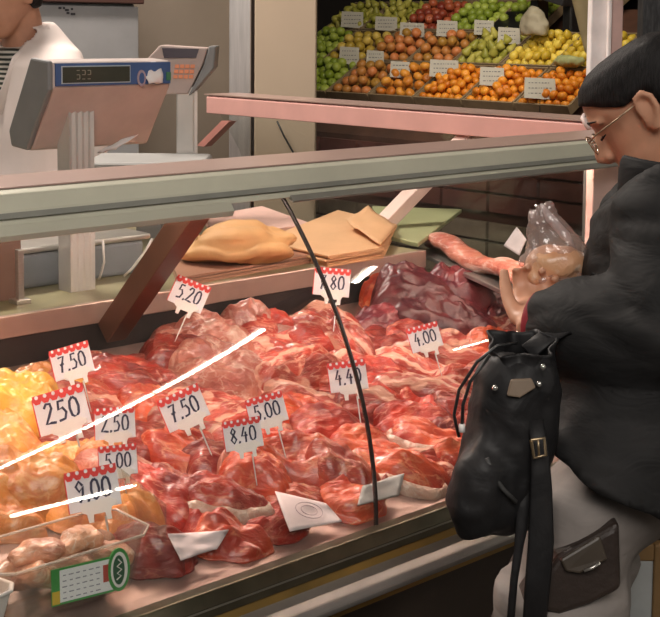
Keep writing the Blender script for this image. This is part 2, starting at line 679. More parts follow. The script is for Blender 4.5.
cpart(MB().box((1.225, LY + 0.004, LZ - 0.018), (1.954, 0.012, 0.04)), 'ledge_edge', simple('ledge_edge', (0.55, 0.42, 0.36), 0.3, 0.5, 0.1), bevel=0.002)
cpart(MB().box((1.98, 3.08, LZ - 0.013), (0.44, 0.60, 0.026)), 'ledge', lg.m, bevel=0.003)
cpart(MB().prism([(2.20, 0.86), (2.20, 0.985), (2.77, 0.955), (2.77, 0.86)], 'y', LY + 0.001, 3.40), 'deck', simple('side_deck', (0.10, 0.085, 0.08), 0.35, 0.5, 0.2))
cpart(MB().box((1.25, 2.64, 0.55), (1.9, 0.2, 1.1)).box((2.08, 3.1, 0.55), (0.3, 0.5, 1.1)), 'rear_cabinet', simple('cabinet_steel', (0.35, 0.33, 0.31), 0.4, 0.6))


def stanchion(x, name='stanchion', wd=0.045, mat=None):
    a = Vector((x, 1.735, 1.385))
    b = Vector((x, 2.035, LZ - 0.055))
    d = (b - a).normalized()
    s = Vector((0, -d.z, d.y)) * 0.022
    o = MB().poly3([a - s, b - s, b + s, a + s], (wd, 0, 0))
    cpart(o, name, mat or simple('stanchion_grey', (0.42, 0.34, 0.30), 0.4, 0.4), bevel=0.002)


stanchion(1.315, wd=0.042, mat=simple('stanchion_brown', (0.15, 0.075, 0.05), 0.4, 0.3))
mb = MB().poly3([(2.622, 2.29, 1.372), (2.622 - 0.40, 2.29, 1.11), (2.622 - 0.40, 2.335, 1.11), (2.622, 2.335, 1.372)], (0.030, 0, -0.018))
cpart(mb, 'stanchion', simple('stanchion_pink', (0.75, 0.55, 0.48), 0.4, 0.1), bevel=0.002)
a = px_(225, 121, 2.6)
b = px_(190, 156, 2.6)
e = (b - a).normalized() * 0.16
mb = MB().poly3([a + Vector((0, -0.022, 0)), a + e + Vector((0, -0.022, 0)), a + e + Vector((0, 0.018, 0)), a + Vector((0, 0.018, 0))], (0.03, 0, 0))
cpart(mb, 'side_stanchion', simple('stanchion_rose', (0.60, 0.27, 0.23), 0.4, 0.2))

# sill, front panel, bumper, kick plate
cpart(MB().prism([(1.362, 0.893), (1.384, 0.893), (1.384, 0.86), (1.352, 0.86), (1.352, 0.876)], 'x', X0, 2.57), 'sill', DARKSTEEL(), bevel=0.002)
cpart(MB().prism([(1.351, 0.8745), (1.3545, 0.8745), (1.3545, 0.872), (1.351, 0.872)], 'x', X0, 2.57), 'sill_trim', simple('thin_trim', (0.4, 0.38, 0.32), 0.3, 0.8))
gp = NT('front_panel')
v = gp.coords((1, 1, 1))
gp.l(gp.ramp(gp.noise(v, 4, 3, 0.5, 0.6), [(0.3, (0.16, 0.105, 0.03)), (0.55, (0.34, 0.20, 0.05)), (0.75, (0.24, 0.16, 0.06))]), gp.b.inputs['Base Color'])  # warm gold reflection is put into the panel's colour
gp.b.inputs['Metallic'].default_value = 0.1
gp.b.inputs['Roughness'].default_value = 0.35
cpart(MB().box((1.41, 1.385, 0.825), (2.32, 0.06, 0.075)), 'front_panel', gp.m)
bu = [(1.33, 0.846), (1.312, 0.842), (1.306, 0.832), (1.310, 0.822), (1.33, 0.818), (1.40, 0.818), (1.40, 0.846)]
cpart(MB().prism(bu, 'x', X0, 2.58), 'bumper', simple('bumper_grey', (0.30, 0.28, 0.26), 0.4, 0.4), bevel=0.003)
cpart(MB().box((1.41, 1.44, 0.41), (2.30, 0.08, 0.82)), 'kick_panel', simple('kick_brown', (0.040, 0.026, 0.018), 0.6))
cpart(MB().box((2.55, 2.3, 0.43), (0.5, 1.9, 0.86)), 'side_base', simple('kick_brown', (0.040, 0.026, 0.018), 0.6))

# low clear divider that keeps the poultry apart from the beef
fr = py_(165, 560, 1.45)
xd = fr.x
dv = MB().prism([(1.452, deck(1.452) + 0.002), (1.452, 0.99), (1.60, 1.02), (1.60, deck(1.60) + 0.002)], 'x', xd, xd + 0.004)
tag(dv.build('glass_divider', clear('divider', (0.90, 0.90, 0.86), 0.05, (0.8, 0.7, 0.6), f0=0.05)), 'low clear divider standing in the counter just behind the tub of trimmings', 'divider')

# ================================================================== MEAT
# height field of the heap: every piece is draped on what lies under it
SETTLE = 0.62
GX0, GY0, GS = 0.45, 1.36, 0.008
NX, NY = 290, 110
gx = GX0 + np.arange(NX) * GS
gy = GY0 + np.arange(NY) * GS
H = np.repeat((DZ0 + (gy - 1.42) * DS)[None, :], NX, 0) + 0.002
H0 = H.copy()


def blur(a, n=2):
    for _ in range(n):
        p = np.pad(a, 2, mode='edge')
        a = (p[:-4, 2:-2] + p[1:-3, 2:-2] * 2 + p[2:-2, 2:-2] * 3 + p[3:-1, 2:-2] * 2 + p[4:, 2:-2]) / 9
        p = np.pad(a, 2, mode='edge')
        a = (p[2:-2, :-4] + p[2:-2, 1:-3] * 2 + p[2:-2, 2:-2] * 3 + p[2:-2, 3:-1] * 2 + p[2:-2, 4:]) / 9
    return a


def sample(a, x, y):
    fx = min(max((x - GX0) / GS, 0), NX - 1.001)
    fy = min(max((y - GY0) / GS, 0), NY - 1.001)
    i, j = int(fx), int(fy)
    u, v_ = fx - i, fy - j
    return (a[i, j] * (1 - u) + a[i + 1, j] * u) * (1 - v_) + (a[i, j + 1] * (1 - u) + a[i + 1, j + 1] * u) * v_


def heap_point(px, py):
    """where the view ray through a spot of the heap meets the heap as built so far"""
    d = ray(px, py)
    t = 1.0
    while t < 4:
        p = CAM + d * t
        if p.y > 1.37 and p.y < LY and p.z < sample(H, p.x, p.y):
            return p
        t += 0.004
    d = ray(px, py)
    return CAM + d * ((LY - 0.06) / d.y)


def drape(name, mat, x, y, a, A, B, T, seed, rough=0.3, rim=None, sq=2.6, fold=0.25, bend=0.0, parent=None, sink=0.008, fib=1.0):
    """one piece of meat lying on the heap. A, B half sizes, T thickness, a heading"""
    global H
    hs = blur(H0 + (H - H0) * SETTLE, 2)
    ca, sa = math.cos(R(a)), math.sin(R(a))
    nr, nt = 15, 60
    zc = sample(hs, x, y)
    org = Vector((x, y, zc))
    so = Vector((seed * 3.17, seed * 1.31, seed * 0.77))

    def out(g):
        c, s = math.cos(g), math.sin(g)
        rr = (abs(c) ** sq + abs(s) ** sq) ** (-1 / sq)
        return rr * (1 + rough * noise.noise(Vector((c * 1.2, s * 1.2, 0)) + so) + 0.10 * noise.noise(Vector((c * 3, s * 3, 5)) + so))
    top, bot = [], []
    for i in range(nr + 1):
        rho = (i / nr) ** 0.8
        for j in range(nt):
            g = 2 * math.pi * j / nt
            o_ = out(g) * rho
            lx, ly = A * o_ * math.cos(g), B * o_ * math.sin(g)
            ly += bend * (lx * lx / A - A * 0.35)
            wx, wy = x + lx * ca - ly * sa, y + lx * sa + ly * ca
            wy = min(wy, LY - 0.012)
            gyl = 1.416
            if wy < gyl:
                wy = gyl + (wy - gyl) * 0.05
            th = T * max(0.0, 1 - rho ** 3.2) ** 0.5
            q = Vector((lx * 16, ly * 26, 0)) + so
            th *= 1 + fold * (noise.noise(q) + 0.6 * noise.noise(q * 2.3)) + 0.18 * noise.noise(Vector((lx * 70, ly * 110, 3)) + so)
            rid = 1 - abs(noise.noise(Vector((lx * 7, ly * 34, 2)) + so))
            th += 0.010 * (rid ** 3 - 0.4) * fib * (1 - rho ** 5)
            th += fold * 0.012 * (abs(noise.noise(Vector((lx * 9, ly * 30, 7)) + so))) * (1 - rho ** 4)
            hb = sample(hs, wx, wy)
            hb = max(hb, sample(H0, wx, wy))
            # never hang over: limit the drop at the edges
            hb = max(hb, zc - 0.06)
            hb = min(hb, zc + 0.04)
            top.append(Vector((wx, wy, hb - sink + max(th, 0.0) + 0.004 + (0.3 * T * (1 - rho ** 6)) * 0.5)))
            bot.append(Vector((wx, wy, max(hb - sink, sample(H0, wx, wy) + 0.001))))
    vs = [p - org for p in top] + [p - org for p in bot]
    k = len(top)
    fs = []
    lim = nr
    for i in range(nr):
        for j in range(nt):
            a0, b0 = i * nt + j, i * nt + (j + 1) % nt
            fs.append((a0, a0 + nt, b0 + nt, b0))
            fs.append((k + a0, k + b0, k + b0 + nt, k + a0 + nt))
    for j in range(nt):
        a0, b0 = nr * nt + j, nr * nt + (j + 1) % nt
        fs.append((a0, k + a0, k + b0, b0))
    rimfs = []
    if rim:
        # a band of fat along part of the edge, a mesh of its own
        g0, g1 = rim
        rv, rf = [], []
        n0, n1 = int(g0 / 360 * nt), int(g1 / 360 * nt)
        cols = list(range(n0, n1 + 1))
        for c_, j in enumerate(cols):
            jj = j % nt
            tpr = math.sin(math.pi * (c_ + 0.4) / (len(cols) - 0.2)) ** 0.4
            outr = top[nr * nt + jj]
            inn = top[(nr - 2) * nt + jj]
            dirn = Vector((outr.x - x, outr.y - y, 0)).normalized()
            wd = 0.010 * tpr
            zt = inn.z + 0.002
            ring = [Vector((inn.x, inn.y, inn.z + 0.001)) + dirn * 0.001, Vector((inn.x, inn.y, zt)) + dirn * wd * 0.4,
                    Vector((outr.x, outr.y, 0.5 * (zt + outr.z))) + dirn * wd * 0.5, Vector((outr.x, outr.y, outr.z - 0.004)) + dirn * wd * 0.8,
                    Vector((outr.x, outr.y, outr.z - 0.012))]
            rv += [p - org for p in ring]
        for c_ in range(len(cols) - 1):
            for e_ in range(5):
                a0, b0 = c_ * 5 + e_, c_ * 5 + (e_ + 1) % 5
                rf.append((a0, b0, b0 + 5, a0 + 5))
        rf.append((0, 1, 2, 3, 4))
        q0 = (len(cols) - 1) * 5
        rf.append((q0 + 4, q0 + 3, q0 + 2, q0 + 1, q0))
        rimfs = (rv, rf)
    o = MB().add(vs, fs).build(name, mat, parent, True)
    o.location = org
    # keep texture grain along the piece: spin the object, unspin the mesh
    rot = Matrix.Rotation(R(a), 4, 'Z')
    o.data.transform(rot.inverted())
    o.rotation_euler = (0, 0, R(a))
    if rimfs:
        ro = MB().add(*rimfs).build('fat_rim', FAT(), o, True)
        ro.data.transform(rot.inverted())
    # raise the height field
    tp = np.array([(p.x, p.y, p.z) for p in top])
    ii = np.clip(((tp[:, 0] - GX0) / GS).round().astype(int), 0, NX - 1)
    jj = np.clip(((tp[:, 1] - GY0) / GS).round().astype(int), 0, NY - 1)
    for i, j, z in zip(ii, jj, tp[:, 2]):
        if z > H[i, j]:
            H[i, j] = z
    return o


KIND = {
    # kind: (object name, material, category, wording, rough, sq, fold)
    'beef': ('beef_piece', BEEF, 'meat', 'raw red beef cut', 0.30, 2.6, 0.30),
    'stew': ('stewing_beef_piece', BEEFO, 'meat', 'orange-red lump of stewing beef', 0.35, 2.3, 0.40),
    'pork': ('pork_piece', PORK, 'meat', 'pale pink lump of pork', 0.30, 2.2, 0.40),
    'ribs': ('rib_strip', RIBS, 'meat', 'streaky red rib strip', 0.20, 3.2, 0.30),
    'liver': ('liver_slice', LIVER, 'meat', 'dark maroon slab of liver', 0.25, 2.2, 0.22),
    'chop': ('meat_chop', BEEFO, 'meat', 'red chop with fat edge', 0.22, 2.3, 0.25),
    'steak': ('beef_steak', BEEF, 'meat', 'thick red steak with fat edge', 0.18, 2.2, 0.22),
    'chick': ('chicken_piece', CHICK, 'poultry', 'orange-skinned chicken piece', 0.32, 2.1, 0.30),
    'chicky': ('corn_fed_chicken_piece', CHICKY, 'poultry', 'bright yellow corn-fed chicken piece', 0.28, 2.1, 0.22),
}


def kind_at(px, py, k):
    if px < 75 and py < 432:
        return 'chicky' if py > 385 else ('pork' if py < 372 else 'chick')
    if px < 125 and py >= 432:
        return 'chick'
    if 130 < px < 262 and py < 385:
        return ['pork', 'pork', 'beef'][k % 3]
    if 355 < px < 520 and py < 322:
        return 'liver'
    if 255 < px < 345 and 335 < py < 405:
        return 'ribs'
    if 370 < px < 480 and 325 < py < 425:
        return ['ribs', 'ribs', 'beef'][k % 3]
    if 370 < px < 500 and py >= 425:
        return ['chop', 'stew', 'ribs'][k % 3]
    if 165 < px < 290 and py > 455:
        return ['steak', 'beef', 'stew'][k % 3]
    if 270 < px < 400 and py > 400:
        return ['stew', 'stew', 'chop', 'beef'][k % 4]
    return ['beef', 'beef', 'stew', 'ribs', 'beef', 'pork'][k % 6]


PIECES = []   # (px, py, kind, object)
rnd = random.Random(11)
ROWS = [1.955, 1.90, 1.845, 1.79, 1.735, 1.68, 1.625, 1.57, 1.515, 1.465]
kk = 0
for ri, yy in enumerate(ROWS):
    xx = 0.62 + (0.07 if ri % 2 else 0) - 0.02 * ri
    while xx < 2.50:
        x = xx + rnd.uniform(-0.03, 0.03)
        y = yy + rnd.uniform(-0.02, 0.02)
        z = sample(H, x, y)
        qx, qy = proj((x, y, z + 0.03))
        step = 0.128
        if -45 < qx < 560 and not (ri >= 6 and qx < 165 and qy > 515) and not (ri >= 7 and qx < 90):
            kd = kind_at(qx, qy, kk + rnd.randint(0, 1))
            nm, mt, cat, wd, rg, sq, fo = KIND[kd]
            T = {'liver': 0.030, 'ribs': 0.024, 'chop': 0.022, 'steak': 0.030, 'chick': 0.034, 'chicky': 0.042}.get(kd, 0.028)
            ang = {'ribs': -25, 'chop': -35, 'steak': -30}.get(kd, -20) + rnd.uniform(-30, 30)
            A = {'ribs': 0.105, 'steak': 0.075, 'chick': 0.062, 'chicky': 0.070}.get(kd, 0.074) * rnd.uniform(0.85, 1.15)
            B = {'ribs': 0.032, 'steak': 0.050, 'chick': 0.042, 'chicky': 0.052}.get(kd, 0.044) * rnd.uniform(0.85, 1.15)
            if ri >= 8:
                A *= 0.85
                B *= 0.8
            rim = None
            if kd in ('chop', 'steak'):
                rim = (200, 350)
            o = drape(nm, mt(), x, y, ang, A, B, T, kk + 1, rg, rim, sq, fo, rnd.uniform(-0.35, 0.35))
            PIECES.append([qx, qy, kd, o])
            kk += 1
        xx += step * rnd.uniform(0.9, 1.1)

# pieces that read on their own in the picture, laid on top
for px, py, kd, a, A, B, T, rim in [
    (222, 490, 'steak', -36, 0.078, 0.046, 0.034, (180, 350)),
    (255, 468, 'stew', -38, 0.07, 0.042, 0.030, None),
    (405, 460, 'chop', -52, 0.085, 0.040, 0.026, (190, 350)),
    (430, 445, 'chop', -52, 0.080, 0.036, 0.022, (190, 350)),
    (190, 318, 'pork', -30, 0.080, 0.045, 0.034, None),
    (180, 345, 'beef', -30, 0.070, 0.045, 0.030, None),
    (255, 318, 'beef', -45, 0.075, 0.042, 0.030, None),
    (330, 318, 'ribs', -60, 0.080, 0.036, 0.030, None),
    (215, 368, 'pork', -40, 0.085, 0.060, 0.036, None),
    (215, 322, 'pork', -20, 0.085, 0.050, 0.034, None),
    (240, 312, 'pork', -50, 0.070, 0.040, 0.030, None),
    (295, 380, 'ribs', 0, 0.105, 0.034, 0.030, None),
    (290, 360, 'ribs', 8, 0.105, 0.032, 0.028, None),
    (330, 330, 'ribs', -75, 0.10, 0.040, 0.034, None),
    (440, 350, 'ribs', -40, 0.10, 0.036, 0.026, None),
    (425, 385, 'ribs', -35, 0.11, 0.036, 0.026, None),
    (300, 462, 'stew', -40, 0.085, 0.048, 0.034, None),
    (345, 468, 'stew', -60, 0.065, 0.045, 0.032, None),
    (392, 292, 'stew', -45, 0.075, 0.050, 0.050, None),
    (415, 290, 'liver', -45, 0.090, 0.060, 0.060, None),
    (455, 296, 'liver', -45, 0.090, 0.060, 0.060, None),
    (425, 302, 'liver', -50, 0.11, 0.065, 0.042, None),
    (465, 315, 'liver', -60, 0.08, 0.05, 0.036, None),
    (120, 372, 'beef', -40, 0.11, 0.052, 0.032, None),
    (150, 500, 'beef', -60, 0.075, 0.045, 0.030, None),
    (158, 562, 'beef', -20, 0.055, 0.030, 0.026, None),
    (150, 540, 'beef', -30, 0.060, 0.036, 0.028, None),
    (120, 505, 'chick', -30, 0.060, 0.042, 0.030, None),
    (70, 500, 'chick', -30, 0.070, 0.045, 0.034, None),
    (30, 470, 'chick', -30, 0.075, 0.050, 0.036, None),
    (20, 412, 'chicky', -40, 0.075, 0.055, 0.042, None),
]:
    p = heap_point(px, py)
    nm, mt, cat, wd, rg, sq, fo = KIND[kd]
    o = drape(nm, mt(), p.x, p.y, a, A, B, T, kk + 60, rg, rim, sq, fo, rnd.uniform(-0.2, 0.2))
    PIECES.append([px, py, kd, o])
    kk += 1

# ------------------------------------------------------------------ price cards
GL = {  # handwritten strokes on a 0..1 x 0..1.6 field
    '0': [[(0.5, 1.55), (0.2, 1.3), (0.1, 0.8), (0.2, 0.25), (0.5, 0.05), (0.8, 0.3), (0.9, 0.8), (0.78, 1.35), (0.5, 1.55)]],
    '2': [[(0.1, 1.25), (0.35, 1.55), (0.7, 1.5), (0.75, 1.15), (0.4, 0.6), (0.05, 0.1), (0.5, 0.12), (0.95, 0.05)]],
    '4': [[(0.55, 1.55), (0.1, 0.65), (0.9, 0.68)], [(0.65, 1.05), (0.6, 0.0)]],
    '5': [[(0.85, 1.5), (0.3, 1.5), (0.22, 0.9), (0.6, 1.0), (0.85, 0.6), (0.65, 0.15), (0.1, 0.08)]],
    '7': [[(0.1, 1.45), (0.85, 1.5), (0.5, 0.8), (0.3, 0.0)], [(0.2, 0.75), (0.75, 0.82)]],
    '8': [[(0.5, 0.85), (0.2, 1.15), (0.5, 1.55), (0.8, 1.2), (0.5, 0.85), (0.15, 0.4), (0.5, 0.02), (0.85, 0.4), (0.5, 0.85)]],
    '9': [[(0.85, 1.2), (0.5, 1.55), (0.15, 1.2), (0.45, 0.8), (0.85, 1.15), (0.75, 0.5), (0.4, 0.02)]],
    ',': [[(0.2, 0.2), (0.05, -0.2)]],
}


def strokes(mb, text, x0, y0, h, wdt, z, pen=0.0016):
    sc = h / 1.6
    x = x0
    for ch in text:
        adv = 0.45 if ch == ',' else 1.15
        for st in GL[ch]:
            pts = [Vector((x + q[0] * wdt, y0 + q[1] * sc + q[0] * wdt * 0.12, z)) for q in st]
            mb.tube(pts, [(pen, 0.0004)] * len(pts), 6, ref=None if False else (pts[1] - pts[0]).cross(Vector((0, 0, 1))) if False else None)
        x += adv * wdt
    return mb


def flat_strokes(mb, text, x0, y0, h, wdt, z, pen=0.0018, thick=0.0006):
    sc = h / 1.6
    x = x0
    for ch in text:
        adv = 0.42 if ch == ',' else 1.12
        for st in GL[ch]:
            pts = [Vector((x + q[0] * wdt, y0 + q[1] * sc, 0)) for q in st]
            L, Rr = [], []
            n = len(pts)
            for i, p in enumerate(pts):
                t = (pts[min(i + 1, n - 1)] - pts[max(i - 1, 0)]).normalized()
                nn = Vector((-t.y, t.x, 0)) * pen
                L.append(p + nn)
                Rr.append(p - nn)
            vs = [Vector((p.x, p.y, zz)) for zz in (z, z + thick) for p in L + Rr]
            fs = []
            for i in range(n - 1):
                fs.append((2 * n + i, 2 * n + i + 1, 3 * n + i + 1, 3 * n + i))
                fs.append((i, n + i, n + i + 1, i + 1))
                fs.append((i, i + 1, 2 * n + i + 1, 2 * n + i))
                fs.append((n + i, 3 * n + i, 3 * n + i + 1, n + i + 1))
            fs.append((0, 2 * n, 3 * n, n))
            fs.append((n - 1, 2 * n - 1, 4 * n - 1, 3 * n - 1))
            mb.add(vs, fs)
        x += adv * wdt
    return mb


TW, TH_ = 0.072, 0.052
card_me = MB().prism([(-TW / 2, -TH_ / 2), (TW / 2, -TH_ / 2), (TW / 2, TH_ / 2), (-TW / 2, TH_ / 2)], 'z', -0.0012, 0.0).mesh('card')
aw = MB()
nsc = 6
for i in range(nsc):
    xa = -TW / 2 + TW * i / nsc
    xb = xa + TW / nsc
    aw.prism([(xa, TH_ / 2 + 0.004), (xb, TH_ / 2 + 0.004), (xb, TH_ / 2 - 0.004), ((xa + xb) / 2 + 0.003, TH_ / 2 - 0.0085), ((xa + xb) / 2 - 0.003, TH_ / 2 - 0.0085), (xa, TH_ / 2 - 0.004)], 'z', -0.0014, 0.0012)
aw.prism([(-TW / 2 - 0.0015, -TH_ / 2), (-TW / 2, -TH_ / 2), (-TW / 2, TH_ / 2), (-TW / 2 - 0.0015, TH_ / 2)], 'z', -0.0014, 0.0006)
aw_me = aw.mesh('awning')
dots = MB()
for i in range(nsc):
    xc = -TW / 2 + TW * (i + 0.5) / nsc
    dots.prism([(xc + 0.0026 * math.cos(g), TH_ / 2 + 0.001 + 0.0028 * math.sin(g)) for g in [k * math.pi / 4 for k in range(8)]], 'z', 0.001, 0.0018)
dots_me = dots.mesh('dots')
pig = [(-0.020, 0.006), (-0.016, 0.011), (-0.004, 0.012), (0.008, 0.012), (0.013, 0.014), (0.017, 0.010), (0.021, 0.008), (0.021, 0.003), (0.015, 0.001),
       (0.013, -0.004), (0.013, -0.013), (0.008, -0.013), (0.007, -0.004), (-0.006, -0.004), (-0.007, -0.013), (-0.012, -0.013), (-0.013, -0.003), (-0.018, 0.0)]
pig_me = MB().prism([(x * 1.25 + 0.004, y * 1.15 - TH_ / 2 - 0.002) for x, y in pig], 'z', 0.0004, 0.0042).mesh('animal_clip')
prong_me = MB().tube([(0.012, -TH_ / 2 - 0.012, 0.002), (0.012, -TH_ / 2 - 0.07, 0.002)], [0.0016, 0.0008], 6).mesh('prong')
for me, mm in ((card_me, CARD()), (aw_me, RED()), (dots_me, CARD()), (pig_me, WHITE()), (prong_me, STEEL())):
    me.materials.append(mm)

TAGS = [  # px, py, width in px, roll, text, yaw, label
    (72, 362, 40, 17, '7,50', 0, 'white 7,50 price card with red scalloped top behind the yellow chicken'),
    (62, 411, 52, 17, '250', 0, 'white 250 price card with red scalloped top and underlined price'),
    (189, 295, 36, -22, '5,20', 0, 'tilted 5,20 price card on pale pork at the back, beside the slanting brown bracket'),
    (332, 283, 36, -5, '7,80', 0, 'pinkish 7,80 price card at the back, crossed by the dark glass joint'),
    (348, 377, 38, 8, '4,40', 0, '4,40 price card in the middle of the counter, crossed by the dark glass joint'),
    (425, 338, 32, 16, '4,00', 0, '4,00 price card standing in the ribs, nearest of the cards to the customer'),
    (184, 409, 44, 25, '7,50', 0, 'tilted 7,50 price card in the middle of the beef'),
    (243, 435, 38, 10, '8,40', 0, '8,40 price card stuck just in front of the 5,00 card'),
    (267, 411, 38, 16, '5,00', 0, '5,00 price card stuck just behind the 8,40 card'),
    (115, 424, 40, 5, '2,50', 0, 'half-hidden 2,50 price card just to the right of the 250 card'),
    (118, 461, 38, 6, '5,00', 0, 'dim 5,00 price card behind the clear divider, above the 9,00 card'),
    (93, 490, 52, 12, '9,00', 0, '9,00 price card standing over the plastic tub of trimmings'),
]
tag_pts = []
for i, (px, py, wpx, roll, txt, yaw, lab) in enumerate(TAGS):
    p = heap_point(px + 3, py + 24)
    if py < 300:
        p = py_(px, py + 20, 1.90 if px < 250 else 1.87)
    D = (p - CAM).dot(fwd) - 0.04
    sc = (wpx * D / F) / TW
    c = pd(px, py, D)
    # the card leans back a little and faces the shopper
    nrm = Vector((-0.66, -0.72, 0.35)).normalized()
    xr = Vector((0, 0, 1)).cross(nrm).normalized()
    yu = nrm.cross(xr)
    cr, sr = math.cos(R(roll)), math.sin(R(roll))
    xa, ya = xr * cr + yu * sr, yu * cr - xr * sr
    t = empty('price_card', c, lab, 'price tag', 'price cards stuck in the meat')
    M = Matrix((xa, ya, nrm)).transposed().to_4x4()
    t.rotation_euler = M.to_euler()
    t.scale = (sc, sc, sc)
    for nm, me in (('card', card_me), ('awning_strip', aw_me), ('awning_dots', dots_me), ('animal_clip', pig_me), ('prong', prong_me)):
        o = bpy.data.objects.new(nm, me)
        COL.objects.link(o)
        o.parent = t
    wn = sum(0.42 if ch == ',' else 1.12 for ch in txt)
    cw = min(0.052 / wn, 0.0165)
    dg_ = flat_strokes(MB(), txt, -cw * wn / 2 + 0.001, -0.014, 0.030, cw, 0.0003)
    dg_.build('price_digits', INK(), t)
    if txt == '250':
        MB().box((-0.012, -0.019, 0.0006), (0.012, 0.002, 0.0008)).box((0.006, -0.018, 0.0006), (0.014, 0.002, 0.0008)).build('underline', INK(), t)
    tag_pts.append((px, py, txt, lab))

# name every piece of meat by the card it lies next to
NICK = ['leftmost 7,50 card', '250 card', '5,20 card', '7,80 card', '4,40 card', '4,00 card', 'tilted 7,50 card', '8,40 card', 'brighter 5,00 card',
        '2,50 card', 'dim 5,00 card', '9,00 card']
ORD = ['closest', 'second closest', 'third closest', 'fourth closest', 'fifth closest', 'sixth closest', 'seventh closest', 'eighth closest', 'ninth closest', 'tenth closest', 'eleventh closest', 'twelfth closest', 'thirteenth closest', 'fourteenth closest', 'fifteenth closest']
buckets = {}
for e in PIECES:
    e[0], e[1] = proj(e[3].matrix_basis.translation + Vector((0, 0, 0.03)))
    best = min(range(len(TAGS)), key=lambda i: (TAGS[i][0] - e[0]) ** 2 + 2.5 * (TAGS[i][1] + 15 - e[1]) ** 2)
    dx, dy = e[0] - TAGS[best][0], 1.6 * (e[1] - TAGS[best][1] - 15)
    side = ('to the right of' if dx > 0 else 'to the left of') if abs(dx) > abs(dy) else ('in front of' if dy > 0 else 'behind')
    buckets.setdefault((e[2], best, side), []).append((math.hypot(dx, dy), e))
for (kd, best, side), lst in buckets.items():
    lst.sort(key=lambda q: q[0])
    for i, (d, e) in enumerate(lst):
        nm, mt, cat, wd, *_ = KIND[kd]
        if len(lst) == 1:
            lab = f'{wd} {side} the {NICK[best]}'
        else:
            lab = f'{wd} {side} the {NICK[best]}, {ORD[i]}'
        words = lab.split()
        if len(words) > 16:
            lab = lab.replace('long red strip of ribs streaked with fat', 'fatty red rib strip').replace('bright yellow corn-fed chicken piece', 'yellow chicken piece').replace('orange-red lump of stewing beef', 'orange-red stewing beef lump')
        tag(e[3], lab, cat, {'chick': 'chicken pieces in the counter', 'chicky': 'chicken pieces in the counter'}.get(kd, 'cuts of meat heaped in the counter'))


# ------------------------------------------------------------------ papers among the meat
def sheet(name, corners, mat, thick=0.0015, sub=8, wav=0.004, seed=0, parent=None):
    """a slightly crumpled sheet through four corners"""
    a, b, c, d = [Vector(q) for q in corners]
    nrm = (b - a).cross(d - a).normalized()
    org = (a + b + c + d) / 4
    vs, fs = [], []
    for i in range(sub + 1):
        for j in range(sub + 1):
            u, v_ = i / sub, j / sub
            p = (a * (1 - u) + b * u) * (1 - v_) + (d * (1 - u) + c * u) * v_
            p += nrm * wav * noise.noise(Vector((u * 2.5 + seed, v_ * 2.5, seed)))
            vs.append(p - org)
    for i in range(sub):
        for j in range(sub):
            k = i * (sub + 1) + j
            fs.append((k, k + sub + 1, k + sub + 2, k + 1))
    o = MB().add(vs, fs).build(name, mat, parent, True)
    o.location = org
    s = o.modifiers.new('t', 'SOLIDIFY')
    s.thickness = thick
    return o


PAPER = simple('white_paper', (0.80, 0.66, 0.66), 0.7, 0, 0.05, 20)
GPAPER = simple('grey_paper', (0.55, 0.52, 0.50), 0.7, 0, 0.06, 20)
YF = 1.402
HB = blur(np.maximum(H, H0), 4)


def on_heap(px, py, lift):
    d = ray(px, py)
    t = 1.0
    while t < 4:
        p = CAM + d * t
        if p.y > 1.40 and p.z < sample(HB, p.x, p.y) + lift:
            return p
        t += 0.003
    return pz(px, py, 0.9)


def heap_sheet(name, quad, mat, thick=0.0015, sub=10, lift=0.012, seed=0, wav=0.003):
    a, b, c, d = [Vector((*q, 0)) for q in quad]
    vs, fs = [], []
    for i in range(sub + 1):
        for j in range(sub + 1):
            u, v_ = i / sub, j / sub
            q = (a * (1 - u) + b * u) * (1 - v_) + (d * (1 - u) + c * u) * v_
            p = on_heap(q.x, q.y, lift)
            vs.append(p + (CAM - p).normalized() * (0.006 + wav * noise.noise(Vector((u * 3 + seed, v_ * 3, 0)))))
    # iron out steps
    for _ in range(3):
        nv = list(vs)
        for i in range(sub + 1):
            for j in range(sub + 1):
                nb = [vs[i2 * (sub + 1) + j2] for i2, j2 in ((i - 1, j), (i + 1, j), (i, j - 1), (i, j + 1)) if 0 <= i2 <= sub and 0 <= j2 <= sub]
                if len(nb) == 4:
                    nv[i * (sub + 1) + j] = vs[i * (sub + 1) + j] * 0.4 + sum(nb, Vector()) / 4 * 0.6
        vs = nv
    org = sum(vs, Vector()) / len(vs)
    for i in range(sub):
        for j in range(sub):
            k = i * (sub + 1) + j
            fs.append((k, k + sub + 1, k + sub + 2, k + 1))
    o = MB().add([p - org for p in vs], fs).build(name, mat, None, True)
    o.location = org
    s_ = o.modifiers.new('t', 'SOLIDIFY')
    s_.thickness = thick
    return o, vs, org


s1, vs1, og1 = heap_sheet('wrapping_paper', [(275, 491), (326, 503), (342, 521), (290, 531)], PAPER, seed=3)
tag(s1, 'white wrapping paper printed with a faint round stamp, in front of the stewing beef', 'paper')
st = MB()


def on_sheet(u, v_):
    i, j = u * 10, v_ * 10
    return vs1[int(round(i)) * 11 + int(round(j))]


